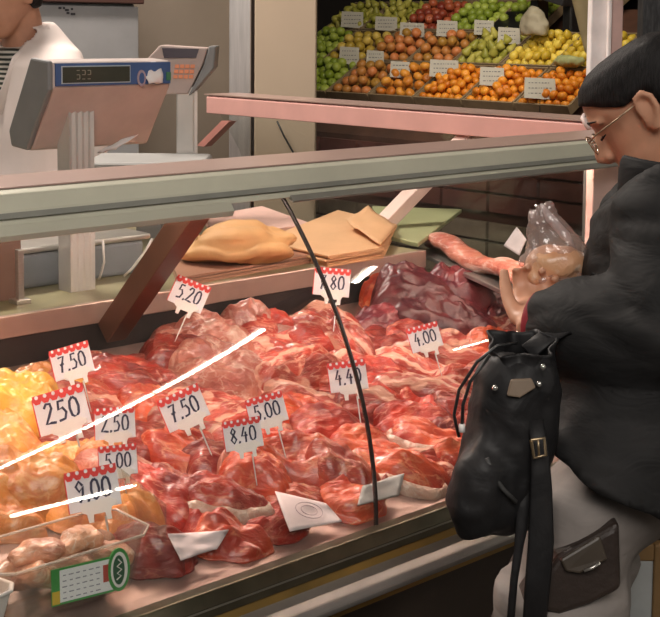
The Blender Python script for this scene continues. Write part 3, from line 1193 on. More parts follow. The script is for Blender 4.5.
c_, eu, ev = on_sheet(0.5, 0.5), (on_sheet(0.8, 0.5) - on_sheet(0.2, 0.5)) / 0.6, (on_sheet(0.5, 0.8) - on_sheet(0.5, 0.2)) / 0.6
nn_ = eu.cross(ev).normalized()
if nn_.dot(CAM - c_) < 0:
    nn_ = -nn_
for k_ in (0.25, 0.15):
    st.tube([c_ - og1 + eu * (k_ * math.cos(g)) + ev * (k_ * 1.1 * math.sin(g)) + nn_ * 0.003 for g in [k * 2 * math.pi / 24 for k in range(25)]], 0.0006, 5, cap=False)
st.build('stamp', simple('stamp_ink', (0.55, 0.42, 0.45), 0.7), s1)
s2, _v, _o = heap_sheet('wrapping_paper', [(168, 534), (229, 530), (217, 549), (181, 560)], PAPER, seed=9, wav=0.010)
tag(s2, 'crumpled white wrapping paper below the thick steak', 'paper')
s3, _v, _o = heap_sheet('folded_paper', [(362, 487), (404, 474), (398, 496), (357, 506)], GPAPER, seed=5, thick=0.003)
tag(s3, 'folded grey-white paper behind the lower end of the dark glass joint', 'paper')

# ------------------------------------------------------------------ plastic tub with trimmings, and foam tray
tb0 = pz(12, 560, 0.90)
tub = empty('plastic_tub', (0.890, 1.474, 0.900), 'clear plastic tub of pale trimmings with a green and white label', 'tub')
tc = []
TZ0, TZ1 = 0.0, 0.072
base = [(-0.095, -0.052), (0.085, -0.052), (0.108, -0.030), (0.108, 0.045), (0.090, 0.062), (-0.095, 0.062), (-0.115, 0.045), (-0.115, -0.035)]


def tubring(s, z):
    return [(x * s, y * s, z) for x, y in base]


mb = MB()
rings = [tubring(0.86, TZ0), tubring(0.88, 0.006), tubring(1.0, TZ1), tubring(1.06, TZ1 + 0.001), tubring(1.06, TZ1 - 0.004), tubring(1.01, TZ1 - 0.004), tubring(0.985, TZ1 - 0.006), tubring(0.87, 0.008), tubring(0.85, 0.003)]
vs = [p for r_ in rings for p in r_]
fs = []
for i in range(len(rings) - 1):
    for j in range(8):
        a0, b0 = i * 8 + j, i * 8 + (j + 1) % 8
        fs.append((a0, b0, b0 + 8, a0 + 8))
fs.append(tuple(range(8)))
fs.append(tuple((len(rings) - 1) * 8 + j for j in reversed(range(8))))
mb.add(vs, fs).build('tub_body', clear('tub_plastic', (0.97, 0.95, 0.92), 0.06, (0.9, 0.8, 0.7), 0.05, 0.06), tub)
# rim highlight bead
mb = MB()
rp = tubring(1.06, TZ1)
mb.tube([Vector(p) for p in rp + rp[:1]], 0.0018, 6, cap=False).build('tub_rim', clear('tub_rim', (1, 0.98, 0.95), 0.35, (0.95, 0.85, 0.75), 0.1, 0.1), tub, True)
tub_loc = Vector(tub.location)
# label, parallel to the front wall of the tub
lb = MB().box((0, 0, 0), (0.085, 0.0012, 0.040))
la = lb.build('label', simple('label_white', (0.80, 0.80, 0.80), 0.45, 0, 0.03), tub)
la.location = (0.0, -0.0575, 0.036)
la.rotation_euler = (R(-8), R(4), 0)
MB().box((-0.047, -0.0002, 0), (0.012, 0.0014, 0.046)).box((0, 0.0006, 0), (0.100, 0.0008, 0.046)).build('label_border', simple('label_green', (0.05, 0.28, 0.06), 0.45), la)
MB().prism([(0.048 + 0.017 * math.cos(g), 0.004 + 0.028 * math.sin(g)) for g in [k * math.pi / 14 for k in range(28)]], 'y', -0.0022, 0.001).build('label_emblem', simple('label_green', (0.05, 0.28, 0.06), 0.45), la)
MB().prism([(0.048 + 0.013 * math.cos(g), 0.004 + 0.023 * math.sin(g)) for g in [k * math.pi / 14 for k in range(28)]], 'y', -0.0027, -0.0018).build('emblem_field', WHITE(), la)
MB().prism([(0.047 + 0.009 * math.cos(g), 0.004 + 0.019 * math.sin(g)) for g in [k * math.pi / 14 for k in range(28)]], 'y', -0.0031, -0.0022).build('emblem_centre', simple('emblem_dark', (0.02, 0.09, 0.04), 0.5), la)
mb = MB()
for q in ([(-0.004, -0.012), (0.003, -0.008), (-0.003, -0.004), (0.004, 0.0), (-0.003, 0.005), (0.004, 0.009), (-0.001, 0.014)],):
    mb.tube([(0.047 + x, -0.0033, 0.004 + z) for x, z in q], 0.0010, 5)
mb.build('emblem_script', WHITE(), la)
MB().box((0.029, -0.0010, 0.003), (0.010, 0.0008, 0.022)).build('label_stripe', simple('label_red', (0.42, 0.06, 0.04), 0.5), la)
mb = MB()
for i in range(5):
    for j in range(6):
        wj = 0.004 + 0.003 * ((i * 7 + j * 5) % 3) / 2
        mb.box((-0.034 + j * 0.010, -0.0008, 0.013 - i * 0.0072), (wj, 0.0005, 0.0014))
mb.build('label_print', simple('label_ink', (0.28, 0.28, 0.32), 0.6), la)
mb = MB()
mb.box((-0.047, -0.0012, -0.013), (0.011, 0.0008, 0.016)).build('label_patch', simple('label_yellow', (0.62, 0.42, 0.04), 0.5), la)

TRIM = meat_mat('pale_trimmings', (0.74, 0.36, 0.20), (0.45, 0.17, 0.10), (0.84, 0.62, 0.48), 0.6, (1, 2, 2), 22)
rt = random.Random(4)
spots = [(-0.075, 0.02, 20), (-0.03, 0.03, 70), (0.02, 0.02, -20), (0.07, 0.02, 40), (-0.06, -0.02, -40), (0.0, -0.025, 10), (0.06, -0.018, -60), (0.03, 0.0, 30), (-0.035, 0.0, -15)]
where = ['at the far left of the tub', 'at the back of the tub', 'in the middle of the back of the tub', 'at the right end of the tub', 'at the front left of the tub', 'behind the label of the tub', 'at the front right of the tub', 'on top in the right half of the tub', 'on top in the left half of the tub']
for i, (x, y, a) in enumerate(spots):
    mb = MB()
    L = rt.uniform(0.030, 0.042)
    path = [(-L, 0, 0), (-L * 0.4, 0.008, 0.006), (L * 0.3, -0.004, 0.008), (L, 0.006, 0.0)]
    mb.tube(path, [0.010, (0.022, 0.017), (0.024, 0.018), 0.011], 10)
    o = solid(mb, 'poultry_trimming', TRIM, None, 0.004, 3, fold=lambda c, s=i: 0.004 * noise.noise(c * 60 + Vector((s * 5, 0, 0))))
    o.location = tub_loc + Vector((x * 0.92, y * 0.85, 0.036 + (0.022 if i >= 7 else 0.0)))
    o.rotation_euler = (rt.uniform(-0.3, 0.3), rt.uniform(-0.2, 0.2), R(a))
    tag(o, f'pale trimming of poultry {where[i]}', 'poultry', 'trimmings in the plastic tub')

# white foam tray at the left
ft = empty('foam_tray', (0.710, 1.452, 0.896), 'white foam tray holding a slice of pink meat, left of the clear tub', 'tray', rot=(0, 0, R(12)))
mb = MB()
sq_ = lambda s, z: [(x * s, y * s, z) for x, y in [(-0.075, -0.05), (0.06, -0.05), (0.075, -0.035), (0.075, 0.05), (-0.075, 0.05)]]
rings = [sq_(0.8, 0), sq_(1.0, 0.055), sq_(1.05, 0.056), sq_(1.04, 0.06), sq_(0.97, 0.06), sq_(0.77, 0.008)]
vs = [p for r_ in rings for p in r_]
fs = []
for i in range(5):
    for j in range(5):
        a0, b0 = i * 5 + j, i * 5 + (j + 1) % 5
        fs.append((a0, b0, b0 + 5, a0 + 5))
fs.append((0, 1, 2, 3, 4))
fs.append((29, 28, 27, 26, 25))
mb.add(vs, fs).build('tray_shell', simple('foam_white', (0.80, 0.74, 0.70), 0.6, 0, 0.03), ft, bevel=0.002)
mb = MB().blob((0, 0, 0), (0.050, 0.034, 0.018))
o = solid(mb, 'pork_slice', PORK(), None, 0.005, 3, fold=lambda c: 0.004 * noise.noise(c * 40))
o.location = (0.710, 1.452, 0.926)
tag(o, 'slice of pink pork lying in the white foam tray', 'meat')

# ------------------------------------------------------------------ things on the ledge
OR1 = simple('orange_paper', (0.66, 0.36, 0.15), 0.65, 0, 0.12, 8)
OR2 = simple('kraft_paper', (0.72, 0.42, 0.22), 0.65, 0, 0.08, 8)
PK = simple('pink_paper', (0.72, 0.45, 0.38), 0.65, 0, 0.06, 8)


def pile(name, corners, z0, z1, mats, lab, n=5, jit=0.006, seed=1, cat='paper'):
    """stack of sheets whose top corners appear at the given spots"""
    rr = random.Random(seed)
    pts = [pz(x, y, z1) for x, y in corners]
    c = sum(pts, Vector()) / len(pts)
    c.z = z0
    t = empty(name, c, lab, cat)
    h = (z1 - z0) / n
    lower = MB()
    for i in range(n):
        off = Vector((rr.uniform(-jit, jit), rr.uniform(-jit, jit), 0)) if i < n - 1 else Vector()
        q = [p - c + off for p in pts]
        q = [Vector((p.x, p.y, i * h + (0.001 if i else 0))) for p in q]
        m_ = lower if i < n - 1 else MB()
        m_.poly3(q, (0, 0, h - 0.001 if i else h))
        if i == n - 1:
            m_.build('top_sheet', mats[1], t)
    lower.build('sheets', mats[0], t)
    return t


BRN = simple('brown_wrap', (0.42, 0.22, 0.15), 0.35, 0.0, 0.12, 6)
# wrapped block with plastic film along the ledge front
pile('wrapped_paper_block', [(172, 262), (292, 232), (326, 252), (178, 278)], LZ, LZ + 0.018, (BRN, BRN), 'brown film-wrapped block of paper along the front of the ledge', 3, 0.003, 4)
pile('pink_paper_pile', [(205, 216), (262, 206), (313, 224), (214, 236)], LZ, LZ + 0.022, (PK, simple('pale_pink_paper', (0.78, 0.50, 0.43), 0.65)), 'pale pink sheets piled at the back of the ledge, behind the orange papers', 5, 0.006, 2)
# loose rounded orange heap of waxed sheets
mb = MB()
cps = pz(228, 262, LZ + 0.02)
for i in range(5):
    a_ = Matrix.Rotation(R(-40 + i * 9), 3, 'Z') @ Matrix.Rotation(R((i % 3 - 1) * 7), 3, 'X')
    mb.blob((0.025 * (i % 3 - 1), 0.015 * ((i * 2) % 3 - 1), 0.012 + i * 0.008), (0.125 - i * 0.010, 0.080 - i * 0.006, 0.026), a_, 28, 10)
o = solid(mb, 'waxed_sheet_heap', OR1, None, 0.005, 4, fold=lambda c: 0.012 * noise.noise(Vector((c.x * 10, c.y * 14, c.z * 40))) + 0.004 * noise.noise(c * 40))
o.location = (cps.x + 0.05, cps.y + 0.02, LZ + 0.026)
tag(o, 'rounded heap of orange waxed sheets on the brown block', 'paper')
pile('kraft_paper_pile', [(262, 240), (338, 210), (396, 224), (384, 247), (328, 256)], LZ, LZ + 0.026, (OR2, OR2), 'large stack of orange-tan wrapping sheets behind the dark glass joint', 6, 0.008, 5)
tag(sheet('wax_paper', [pz(346, 220, LZ + 0.05), pz(368, 206, LZ + 0.055), pz(396, 226, LZ + 0.034), pz(380, 246, LZ + 0.031)], OR2, seed=2, wav=0.006), 'single orange sheet turned up on the large stack', 'paper')
GRN = simple('green_board', (0.36, 0.38, 0.20), 0.5, 0, 0.06, 10)
bq = [pz(372, 206, LZ + 0.012), pz(462, 209, LZ + 0.012), pz(418, 243, LZ + 0.012), pz(390, 236, LZ + 0.012)]
bc = sum(bq, Vector()) / 4
bc.z = LZ
o = MB().poly3([p - bc - Vector((0, 0, 0.011)) + Vector((0, 0, 0)) for p in bq], (0, 0, 0.011)).build('cutting_board', GRN, bevel=0.002)
o.location = bc
tag(o, 'pale green cutting board at the far corner of the ledge', 'board')
# side deck: green tray, long belly slab, white ticket, red piece
SD = 0.985
o = MB().prism([(-0.12, -0.06), (0.14, -0.10), (0.13, 0.10), (-0.11, 0.09)], 'z', 0, 0.012).build('green_mat', simple('green_mat', (0.26, 0.28, 0.17), 0.5), bevel=0.002)
o.location = (2.52, 2.55, SD - 0.012)
tag(o, 'dark green mat on the side deck beyond the belly slab', 'mat')
pa, pb = pz(432, 240, 1.13), pz(532, 283, 1.13)
dirn = (pb - pa)
mb = MB()
npt = 12
mb.tube([pa + dirn * (i / npt) + Vector((0, 0, 0.010 * math.sin(i * 0.8))) for i in range(npt + 1)], [(0.035, 0.020)] * (npt + 1), 14, ref=(dirn.y, -dirn.x, 0))
o = solid(mb, 'pork_belly_slab', meat_mat('belly', (0.62, 0.22, 0.15), (0.42, 0.09, 0.06), (0.80, 0.58, 0.50), 0.9, (1, 1, 6), 10), None, 0.008, 4, fold=lambda c: 0.005 * noise.noise(c * 25))
tag(o, 'long pale slab of pork belly lying across the far corner of the counter', 'meat')
# the shelf that carries the slab
shelf = MB()
q = Vector((dirn.y, -dirn.x, 0)).normalized() * 0.05
shelf.poly3([pa - q - Vector((0, 0, 0.030)), pb - q - Vector((0, 0, 0.030)), pb + q - Vector((0, 0, 0.030)), pa + q - Vector((0, 0, 0.030))], (0, 0, 0.010))
sh = shelf.build('steel_tray', STEEL(), bevel=0.002)
foot = MB()
for f_ in (0.1, 0.9):
    c_ = pa + dirn * f_
    zb_ = deck(c_.y) if c_.y < LY else 0.985
    foot.tube([(c_.x, c_.y, zb_ + 0.001), (c_.x, c_.y, c_.z - 0.030)], 0.006, 8)
foot.build('tray_foot', STEEL(), sh)
tag(sh, 'narrow steel tray under the pork belly slab', 'tray')
tk = sheet('white_ticket', [px_(504, 246, 2.50), px_(517, 227, 2.53), px_(527, 240, 2.50), px_(520, 256, 2.48)], simple('ticket', (0.68, 0.60, 0.60), 0.6), seed=1, wav=0.003)
tag(tk, 'small white paper ticket propped up behind the belly slab', 'ticket')

# ------------------------------------------------------------------ scales
def local(mb, p):
    return mb


# scale 1 : base on the ledge, ribbed pole, wedge display turned to the shopper
zb = LZ
pb_ = pz(77, 289, LZ)
s1 = empty('counter_scale', pb_, 'grey counter scale with blue framed customer display on a ribbed pole', 'scale')


def sc1(mb, name, mat, parent=s1, **kw):
    o = mb.build(name, mat, parent, **kw)
    if parent is s1:
        o.location = -pb_
    return o


ZT = 1.52
poly = []
for i in range(9):
    x = pb_.x - 0.0285 + 0.055 * i / 8
    poly.append((x, pb_.y - (0.024 if i % 2 == 0 else 0.0215)))
poly += [(pb_.x + 0.0265, pb_.y + 0.02), (pb_.x - 0.0285, pb_.y + 0.02)]
sc1(MB().prism(poly, 'z', LZ, ZT), 'pole', simple('pole_alu', (0.62, 0.60, 0.57), 0.35, 0.4, 0.08, 10))
# display wedge
yf = pb_.y - 0.055
L0, L1 = py_(50, 75, yf), py_(171, 75, yf)
zt, zb0 = py_(50, 62, yf).z, py_(50, 88, yf).z
bk = px_(15, 131, L0.x)
bk2 = px_(20, 148, L0.x)
prof = [(yf, zt), (yf, zb0), (bk.y - 0.05, bk2.z - 0.004), (bk.y + 0.004, bk2.z), (bk.y + 0.012, bk.z), (yf + 0.06, zt + 0.004)]
sc1(MB().prism(prof, 'x', L0.x + 0.004, L1.x), 'display_housing', simple('housing', (0.50, 0.42, 0.39), 0.5), bevel=0.006)
prof2 = [(yf - 0.002, zt + 0.002), (yf - 0.002, zb0 - 0.004), (bk.y - 0.052, bk2.z - 0.002), (bk.y + 0.006, bk2.z + 0.002), (bk.y + 0.015, bk.z), (yf + 0.06, zt + 0.007)]
sc1(MB().prism(prof2, 'x', L0.x - 0.006, L0.x + 0.006), 'end_cap', GREY(), bevel=0.004)
band = sc1(MB().prism([(yf - 0.004, zt - 0.003), (yf + 0.001, zt - 0.003), (yf + 0.001, zb0 + 0.003), (yf - 0.004, zb0 + 0.003)], 'x', L0.x + 0.01, L1.x - 0.004), 'display_panel', simple('panel_blue', (0.05, 0.10, 0.25), 0.4))
zz0, zz1 = py_(60, 66, yf).z, py_(60, 84, yf).z
w0, w1 = py_(61, 75, yf).x, py_(128, 75, yf).x
MB().prism([(yf - 0.0055, zz0), (yf - 0.003, zz0), (yf - 0.003, zz1), (yf - 0.0055, zz1)], 'x', w0 - 0.002, w1 + 0.002).build('screen_frame', simple('frame_pale', (0.45, 0.50, 0.55), 0.4), band)
MB().prism([(yf - 0.0065, zz0 - 0.002), (yf - 0.003, zz0 - 0.002), (yf - 0.003, zz1 + 0.002), (yf - 0.0065, zz1 + 0.002)], 'x', w0, w1).build('screen', simple('lcd', (0.045, 0.045, 0.03), 0.2), band)
seg = MB()
for i, x in enumerate((0.22, 0.30, 0.38)):
    xx = w0 + (w1 - w0) * x
    zc_ = (zz0 + zz1) / 2
    for dz in (-0.008, 0.0, 0.008):
        seg.box((xx, yf - 0.007, zc_ + dz), (0.006, 0.001, 0.0015))
    seg.box((xx + 0.0035, yf - 0.007, zc_ + (0.004 if i else -0.004)), (0.0015, 0.001, 0.008))
seg.build('screen_digits', simple('lcd_digit', (0.22, 0.20, 0.15), 0.4), band)
ec = py_(140, 78, yf)
MB().prism([(ec.x + 0.010 * math.cos(g), ec.z + 0.016 * math.sin(g)) for g in [k * math.pi / 10 for k in range(20)]], 'y', yf - 0.006, yf - 0.003).build('panel_emblem', simple('emblem_pale', (0.40, 0.30, 0.34), 0.4), band)
MB().prism([(ec.x + 0.006 * math.cos(g), ec.z + 0.011 * math.sin(g)) for g in [k * math.pi / 10 for k in range(20)]], 'y', yf - 0.007, yf - 0.005).build('emblem_core', simple('panel_blue', (0.05, 0.10, 0.25), 0.4), band)
ge = py_(167, 76, yf)
MB().box((ge.x, yf - 0.005, ge.z), (0.010, 0.003, 0.016)).build('panel_mark', simple('mark_green', (0.06, 0.20, 0.10), 0.4), band)
sl = py_(88, 97, yf)
sc1(MB().box((sl.x, yf + 0.030, sl.z - 0.020), (0.055, 0.004, 0.006)), 'slot', BLACK())
# receipt paper curling over the panel
mb = MB()
pa_ = [(py_(146, 66, yf - 0.012)), py_(164, 65, yf - 0.012)]
rec = sheet('receipt', [py_(143, 62, yf + 0.004), py_(159, 62, yf + 0.004), py_(164, 82, yf - 0.014), py_(148, 84, yf - 0.012)], simple('receipt_white', (0.78, 0.72, 0.70), 0.6), seed=6, wav=0.01)
tag(rec, 'white curled receipt hanging over the blue display of the scale', 'paper')
rec2 = sheet('receipt', [px_(97, 153, L0.x + 0.12), px_(115, 149, L0.x + 0.12), px_(138, 134, L0.x + 0.15), px_(122, 140, L0.x + 0.14)], simple('receipt_white', (0.78, 0.72, 0.70), 0.6), seed=8, wav=0.008)
tag(rec2, 'pale paper slip sticking out under the scale display', 'paper')
# scale body under glass
c0 = pz(26, 296, LZ)
sc1(MB().box((pb_.x + 0.02, pb_.y + 0.16, LZ + 0.035), (0.36, 0.20, 0.07)), 'base', simple('scale_body', (0.20, 0.22, 0.24), 0.45, 0.2), bevel=0.008)
sc1(MB().box((pb_.x + 0.02, pb_.y + 0.16, LZ + 0.077), (0.38, 0.22, 0.012)), 'platter', STEEL(), bevel=0.004)

# scale 2 : behind, turned the other way
p2 = pd(186, 157, 3.35)
s2 = empty('counter_scale', (p2.x, p2.y, LZ), 'smaller grey scale behind, with dark display and rows of orange keys', 'scale')


def sc2(mb, name, mat, **kw):
    o = mb.build(name, mat, s2, **kw)
    o.location = -Vector(s2.location)
    return o


side = rgt.copy()
side.z = 0
side.normalize()
away = Vector((fwd.x, fwd.y, 0)).normalized()
R2 = Matrix((side, away, Vector((0, 0, 1)))).transposed()
sc2(MB().box((p2.x, p2.y, (LZ + 1.50) / 2), (0.045, 0.04, 1.50 - LZ), R2), 'pole', simple('pole_alu', (0.62, 0.60, 0.57), 0.35, 0.4, 0.08, 10), bevel=0.004)
sc2(MB().box((p2.x + 0.0125 * side.x, p2.y + 0.0125 * side.y - 0.021, (LZ + 1.50) / 2), (0.008, 0.004, 1.48 - LZ), R2), 'pole_rib', simple('rib_light', (0.72, 0.66, 0.62), 0.4))
D2 = 3.31


def q2(x, y, d=0):
    return pd(x, y, D2 + d)


# console: outline seen from the shopper, given real depth
hull = [q2(150, 95), q2(188, 94), q2(203, 64), q2(208, 48), q2(160, 45), q2(146, 60)]
sc2(MB().poly3(hull, away * 0.10), 'console', simple('console_body', (0.42, 0.33, 0.30), 0.45), bevel=0.004)
capp = [q2(188, 96, -0.004), q2(193, 93, -0.004), q2(214, 68, -0.002), q2(216, 46, 0), q2(209, 46, 0), q2(203, 66, -0.002)]
sc2(MB().poly3(capp, away * 0.11), 'end_cap', GREY(), bevel=0.004)
sc2(MB().poly3([q2(162, 48, -0.004), q2(199, 49, -0.004), q2(196, 58, -0.004), q2(164, 58, -0.004)], away * 0.006), 'screen', simple('lcd2', (0.05, 0.035, 0.05), 0.25))
keys = MB()
for r_ in range(3):
    for c_ in range(4):
        x, y = 175 + c_ * 5.2 - r_ * 0.8, 64.5 + r_ * 5.2
        keys.poly3([q2(x, y, -0.004), q2(x + 4.2, y, -0.004), q2(x + 4.0, y + 3.6, -0.004), q2(x - 0.2, y + 3.6, -0.004)], away * 0.006)
sc2(keys, 'keys', simple('keys_orange', (0.72, 0.26, 0.12), 0.5))
sc2(MB().box(Vector((p2.x, p2.y, LZ + 0.03)) - side * 0.10 + away * 0.12, (0.40, 0.18, 0.06), R2), 'base', LGREY(), bevel=0.01)
pl = pd(150, 167, 3.2)
sc2(MB().box(Vector((pl.x, pl.y, 1.318)), (0.285, 0.24, 0.03), R2), 'platter', LGREY(), bevel=0.012, seg=3)
sc2(MB().box(Vector((pl.x, pl.y, (1.303 + LZ) / 2)), (0.06, 0.06, 1.303 - LZ), R2), 'platter_stem', GREY())

# bits seen under the rail behind the scale
o = MB().box((0, 0, 0.06), (0.10, 0.10, 0.12)).build('brown_box', simple('brown_card', (0.16, 0.085, 0.06), 0.6), bevel=0.003)
b0 = pz(5, 300, LZ)
o.location = (b0.x - 0.02, b0.y + 0.04, LZ)
tag(o, 'dark brown box on the ledge left of the scale pole', 'box')
o = MB().box((0, 0, 0.05), (0.012, 0.012, 0.10)).box((0, 0, 0.004), (0.03, 0.03, 0.008)).build('steel_stand', STEEL(), bevel=0.001)
b0 = pz(20, 303, LZ)
o.location = (b0.x, b0.y, LZ)
tag(o, 'short shiny steel stand beside the brown box', 'stand')
# white cables
for pts, lab in (([(152, 239), (140, 258), (124, 276)], 'white cable slanting down to the ledge near the brown bracket'), ([(103, 241), (104, 262), (98, 282)], 'thin white cable hanging beside the scale pole')):
    P = [pd(x, y, 2.62 + 0.02 * i) for i, (x, y) in enumerate(pts)]
    mb = MB()
    mb.tube([P[0], P[0].lerp(P[1], 0.5) + Vector((0, 0, -0.004)), P[1], P[1].lerp(P[2], 0.5) + Vector((0, 0, -0.003)), P[2]], 0.0026, 8)
    o = mb.build('cable', WHITE(), None, True)
    tag(o, lab, 'cable')

# ------------------------------------------------------------------ fridge behind the butcher
f0, f1 = py_(20, 50, 4.2), py_(138, 50, 4.2)
fr_ = empty('fridge', ((f0.x + f1.x) / 2, 4.4, 0), 'pale grey fridge with a small dark maker mark behind the butcher', 'fridge')
hz = py_(90, 3, 4.2).z


def fpart(mb, name, mat, **kw):
    o = mb.build(name, mat, fr_, **kw)
    o.location = -Vector(fr_.location)
    return o


fpart(MB().box(((f0.x + f1.x) / 2, 4.42, hz / 2), (f1.x - f0.x, 0.40, hz)), 'body', simple('fridge_grey', (0.40, 0.40, 0.41), 0.4, 0, 0.05), bevel=0.006)
fpart(MB().box(((f0.x + f1.x) / 2, 4.205, hz / 2), (f1.x - f0.x - 0.006, 0.03, hz - 0.02)), 'door', simple('fridge_door', (0.43, 0.43, 0.44), 0.4, 0, 0.05), bevel=0.004)
fpart(MB().box(((f0.x + f1.x) / 2, 4.40, hz + 0.10), (f1.x - f0.x + 0.02, 0.46, 0.20)), 'top_unit', simple('top_brown', (0.12, 0.055, 0.045), 0.6), bevel=0.004)
mk = MB()
for i, (x, y, wd) in enumerate(((60, 8, 3), (64, 8, 2), (67, 10, 4), (72, 9, 2), (68, 13, 3), (73, 14, 5))):
    q = py_(x, y, 4.188)
    mk.box(q, (wd * 0.0036, 0.003, 0.008))
fpart(mk, 'maker_mark', simple('mark_dark', (0.05, 0.05, 0.06), 0.5))
# thin dark cable on the cream column
P = [pd(277, 121, 4.69), pd(284, 136, 4.69), pd(293, 152, 4.69), pd(298, 190, 4.69)]
tag(MB().tube(P, 0.0035, 8).build('cable', BLACK(), None, True), 'thin dark cable hanging on the cream column', 'cable')


# ================================================================== GREENGROCER'S STALL
SX, SZ, SLOPE = 5.0, 1.13, R(31)
cs, ss = math.cos(SLOPE), math.sin(SLOPE)


def stall(u, y, h=0.0):
    """u up the slope, y along it, h above it"""
    return Vector((SX + u * cs - h * ss, y, SZ + u * ss + h * cs))


def stall_px(px, py):
    d = ray(px, py)
    n_ = Vector((-ss, 0, cs))
    t = (Vector((SX, 0, SZ)) - CAM).dot(n_) / d.dot(n_)
    p = CAM + d * t
    return (p.x - SX) / cs, p.y


ST = empty('fruit_stall', (5.4, 4.6, 0), 'sloping stall of crated fruit across the aisle behind the counter', 'stall')


def stpart(mb, name, mat, **kw):
    o = mb.build(name, mat, ST, **kw)
    o.location = -Vector(ST.location)
    return o


YA, YB = 3.25, 5.75
stpart(MB().prism([(SX - 0.03, 0), (SX - 0.03, SZ - 0.06), (SX + 1.35 * cs, SZ - 0.06 + 1.35 * ss), (SX + 1.35 * cs, 0)], 'y', YA, YB), 'stand', simple('stall_wood', (0.10, 0.045, 0.03), 0.7, 0, 0.3, 6))
for j, (nm_, col_) in enumerate((('crate_haze_grey', (0.20, 0.165, 0.13)), ('crate_haze_tan', (0.22, 0.17, 0.125)), ('crate_red', (0.15, 0.05, 0.04)))):  # two lower rows greyed: reflection haze of the glass put into their colour
    for i in range(8):
        fc = MB()
        for k in range(3):
            fc.box((SX - 0.05, YA + 0.16 + i * 0.31, 0.12 + j * 0.34 + k * 0.10), (0.03, 0.29, 0.085))
        stpart(fc, 'crate_front', simple(nm_, col_, 0.65, 0, 0.3, 8))
stpart(MB().box((6.35, 5.2, 2.0), (0.06, 4.8, 1.6)), 'shade_backdrop', simple('shade_black', (0.02, 0.016, 0.013), 0.8))  # black sheet added to stand for the shade behind the stall

WOOD = simple('crate_wood', (0.30, 0.22, 0.13), 0.7, 0, 0.15, 20)
CW, CDp = 0.335, 0.34
crate = None
FRUIT = {}


def fruit_proto(kind, col, r_, squash, stem, col2=None):
    t = NT(kind + '_skin')
    v = t.coords()
    oi = t.n('ShaderNodeObjectInfo')
    t.l(t.ramp(oi.outputs['Random'], [(0.1, tuple(c * 0.75 for c in col)), (0.9, col2 or col)]), t.b.inputs['Base Color'])
    t.b.inputs['Roughness'].default_value = 0.4
    t.bump(t.noise(v, 120), 0.2, 0.002)
    prof = []
    for i in range(13):
        a = math.pi * i / 12
        rr = r_ * math.sin(a)
        z = r_ * squash * math.cos(a)
        dip = math.exp(-(rr / (r_ * 0.35)) ** 2) * r_ * 0.2
        z += -dip if z > 0 else dip * 0.7
        prof.append((max(rr, 0.0004), z))
    if kind == 'lemon':
        prof = [(0.0004, r_ * 1.35), (r_ * 0.18, r_ * 1.28), (r_ * 0.4, r_ * 1.05), (r_ * 0.75, r_ * 0.7), (r_ * 0.98, r_ * 0.2), (r_ * 0.98, -r_ * 0.2), (r_ * 0.75, -r_ * 0.7), (r_ * 0.4, -r_ * 1.05), (r_ * 0.15, -r_ * 1.2), (0.0004, -r_ * 1.25)]
    if kind == 'green_pear':
        prof = [(0.0004, r_ * 1.6), (r_ * 0.35, r_ * 1.5), (r_ * 0.5, r_ * 1.1), (r_ * 0.7, r_ * 0.6), (r_ * 0.98, 0), (r_ * 0.95, -r_ * 0.4), (r_ * 0.6, -r_ * 0.8), (0.0004, -r_ * 0.85)]
    mb = MB().lathe(prof, seg=14)
    if stem:
        zt = max(p[1] for p in prof) - r_ * 0.15
        mb.tube([(0, 0, zt), (0.003, 0, zt + r_ * 0.4)], 0.002, 5)
    me = mb.mesh(kind)
    me.materials.append(t.m)
    for p in me.polygons:
        p.use_smooth = True
    FRUIT[kind] = (me, r_)


fruit_proto('mandarin', (0.90, 0.27, 0.02), 0.0250, 0.85, False, (0.98, 0.40, 0.04))
fruit_proto('yellow_apple', (0.72, 0.50, 0.07), 0.031, 0.92, True, (0.85, 0.62, 0.14))
fruit_proto('green_apple', (0.30, 0.42, 0.04), 0.030, 0.92, True, (0.46, 0.56, 0.10))
fruit_proto('lemon', (0.82, 0.58, 0.05), 0.025, 1, False, (0.92, 0.72, 0.12))
fruit_proto('green_pear', (0.42, 0.43, 0.06), 0.027, 1, True, (0.60, 0.55, 0.12))
fruit_proto('red_apple', (0.34, 0.05, 0.03), 0.030, 0.92, True, (0.55, 0.14, 0.06))
fruit_proto('blush_apple', (0.62, 0.34, 0.06), 0.031, 0.92, True, (0.74, 0.26, 0.09))
fruit_proto('persimmon', (0.82, 0.25, 0.03), 0.031, 0.80, False, (0.90, 0.40, 0.06))

CR = MB()
tk_ = 0.010
CR.box((0, 0, 0.006), (CDp, CW, 0.012))
CR.box((-CDp / 2 + tk_ / 2, 0, 0.032), (tk_, CW, 0.045)).box((CDp / 2 - tk_ / 2, 0, 0.032), (tk_, CW, 0.045))
crm = CR.mesh('tray_body')
crm.materials.append(WOOD)
CS2 = MB()
CS2.box((0, 0, 0.030), (CDp - 2 * tk_, tk_, 0.040))
crs = CS2.mesh('side_board')
crs.materials.append(WOOD)
RQ = Matrix.Rotation(-SLOPE, 4, 'Y')

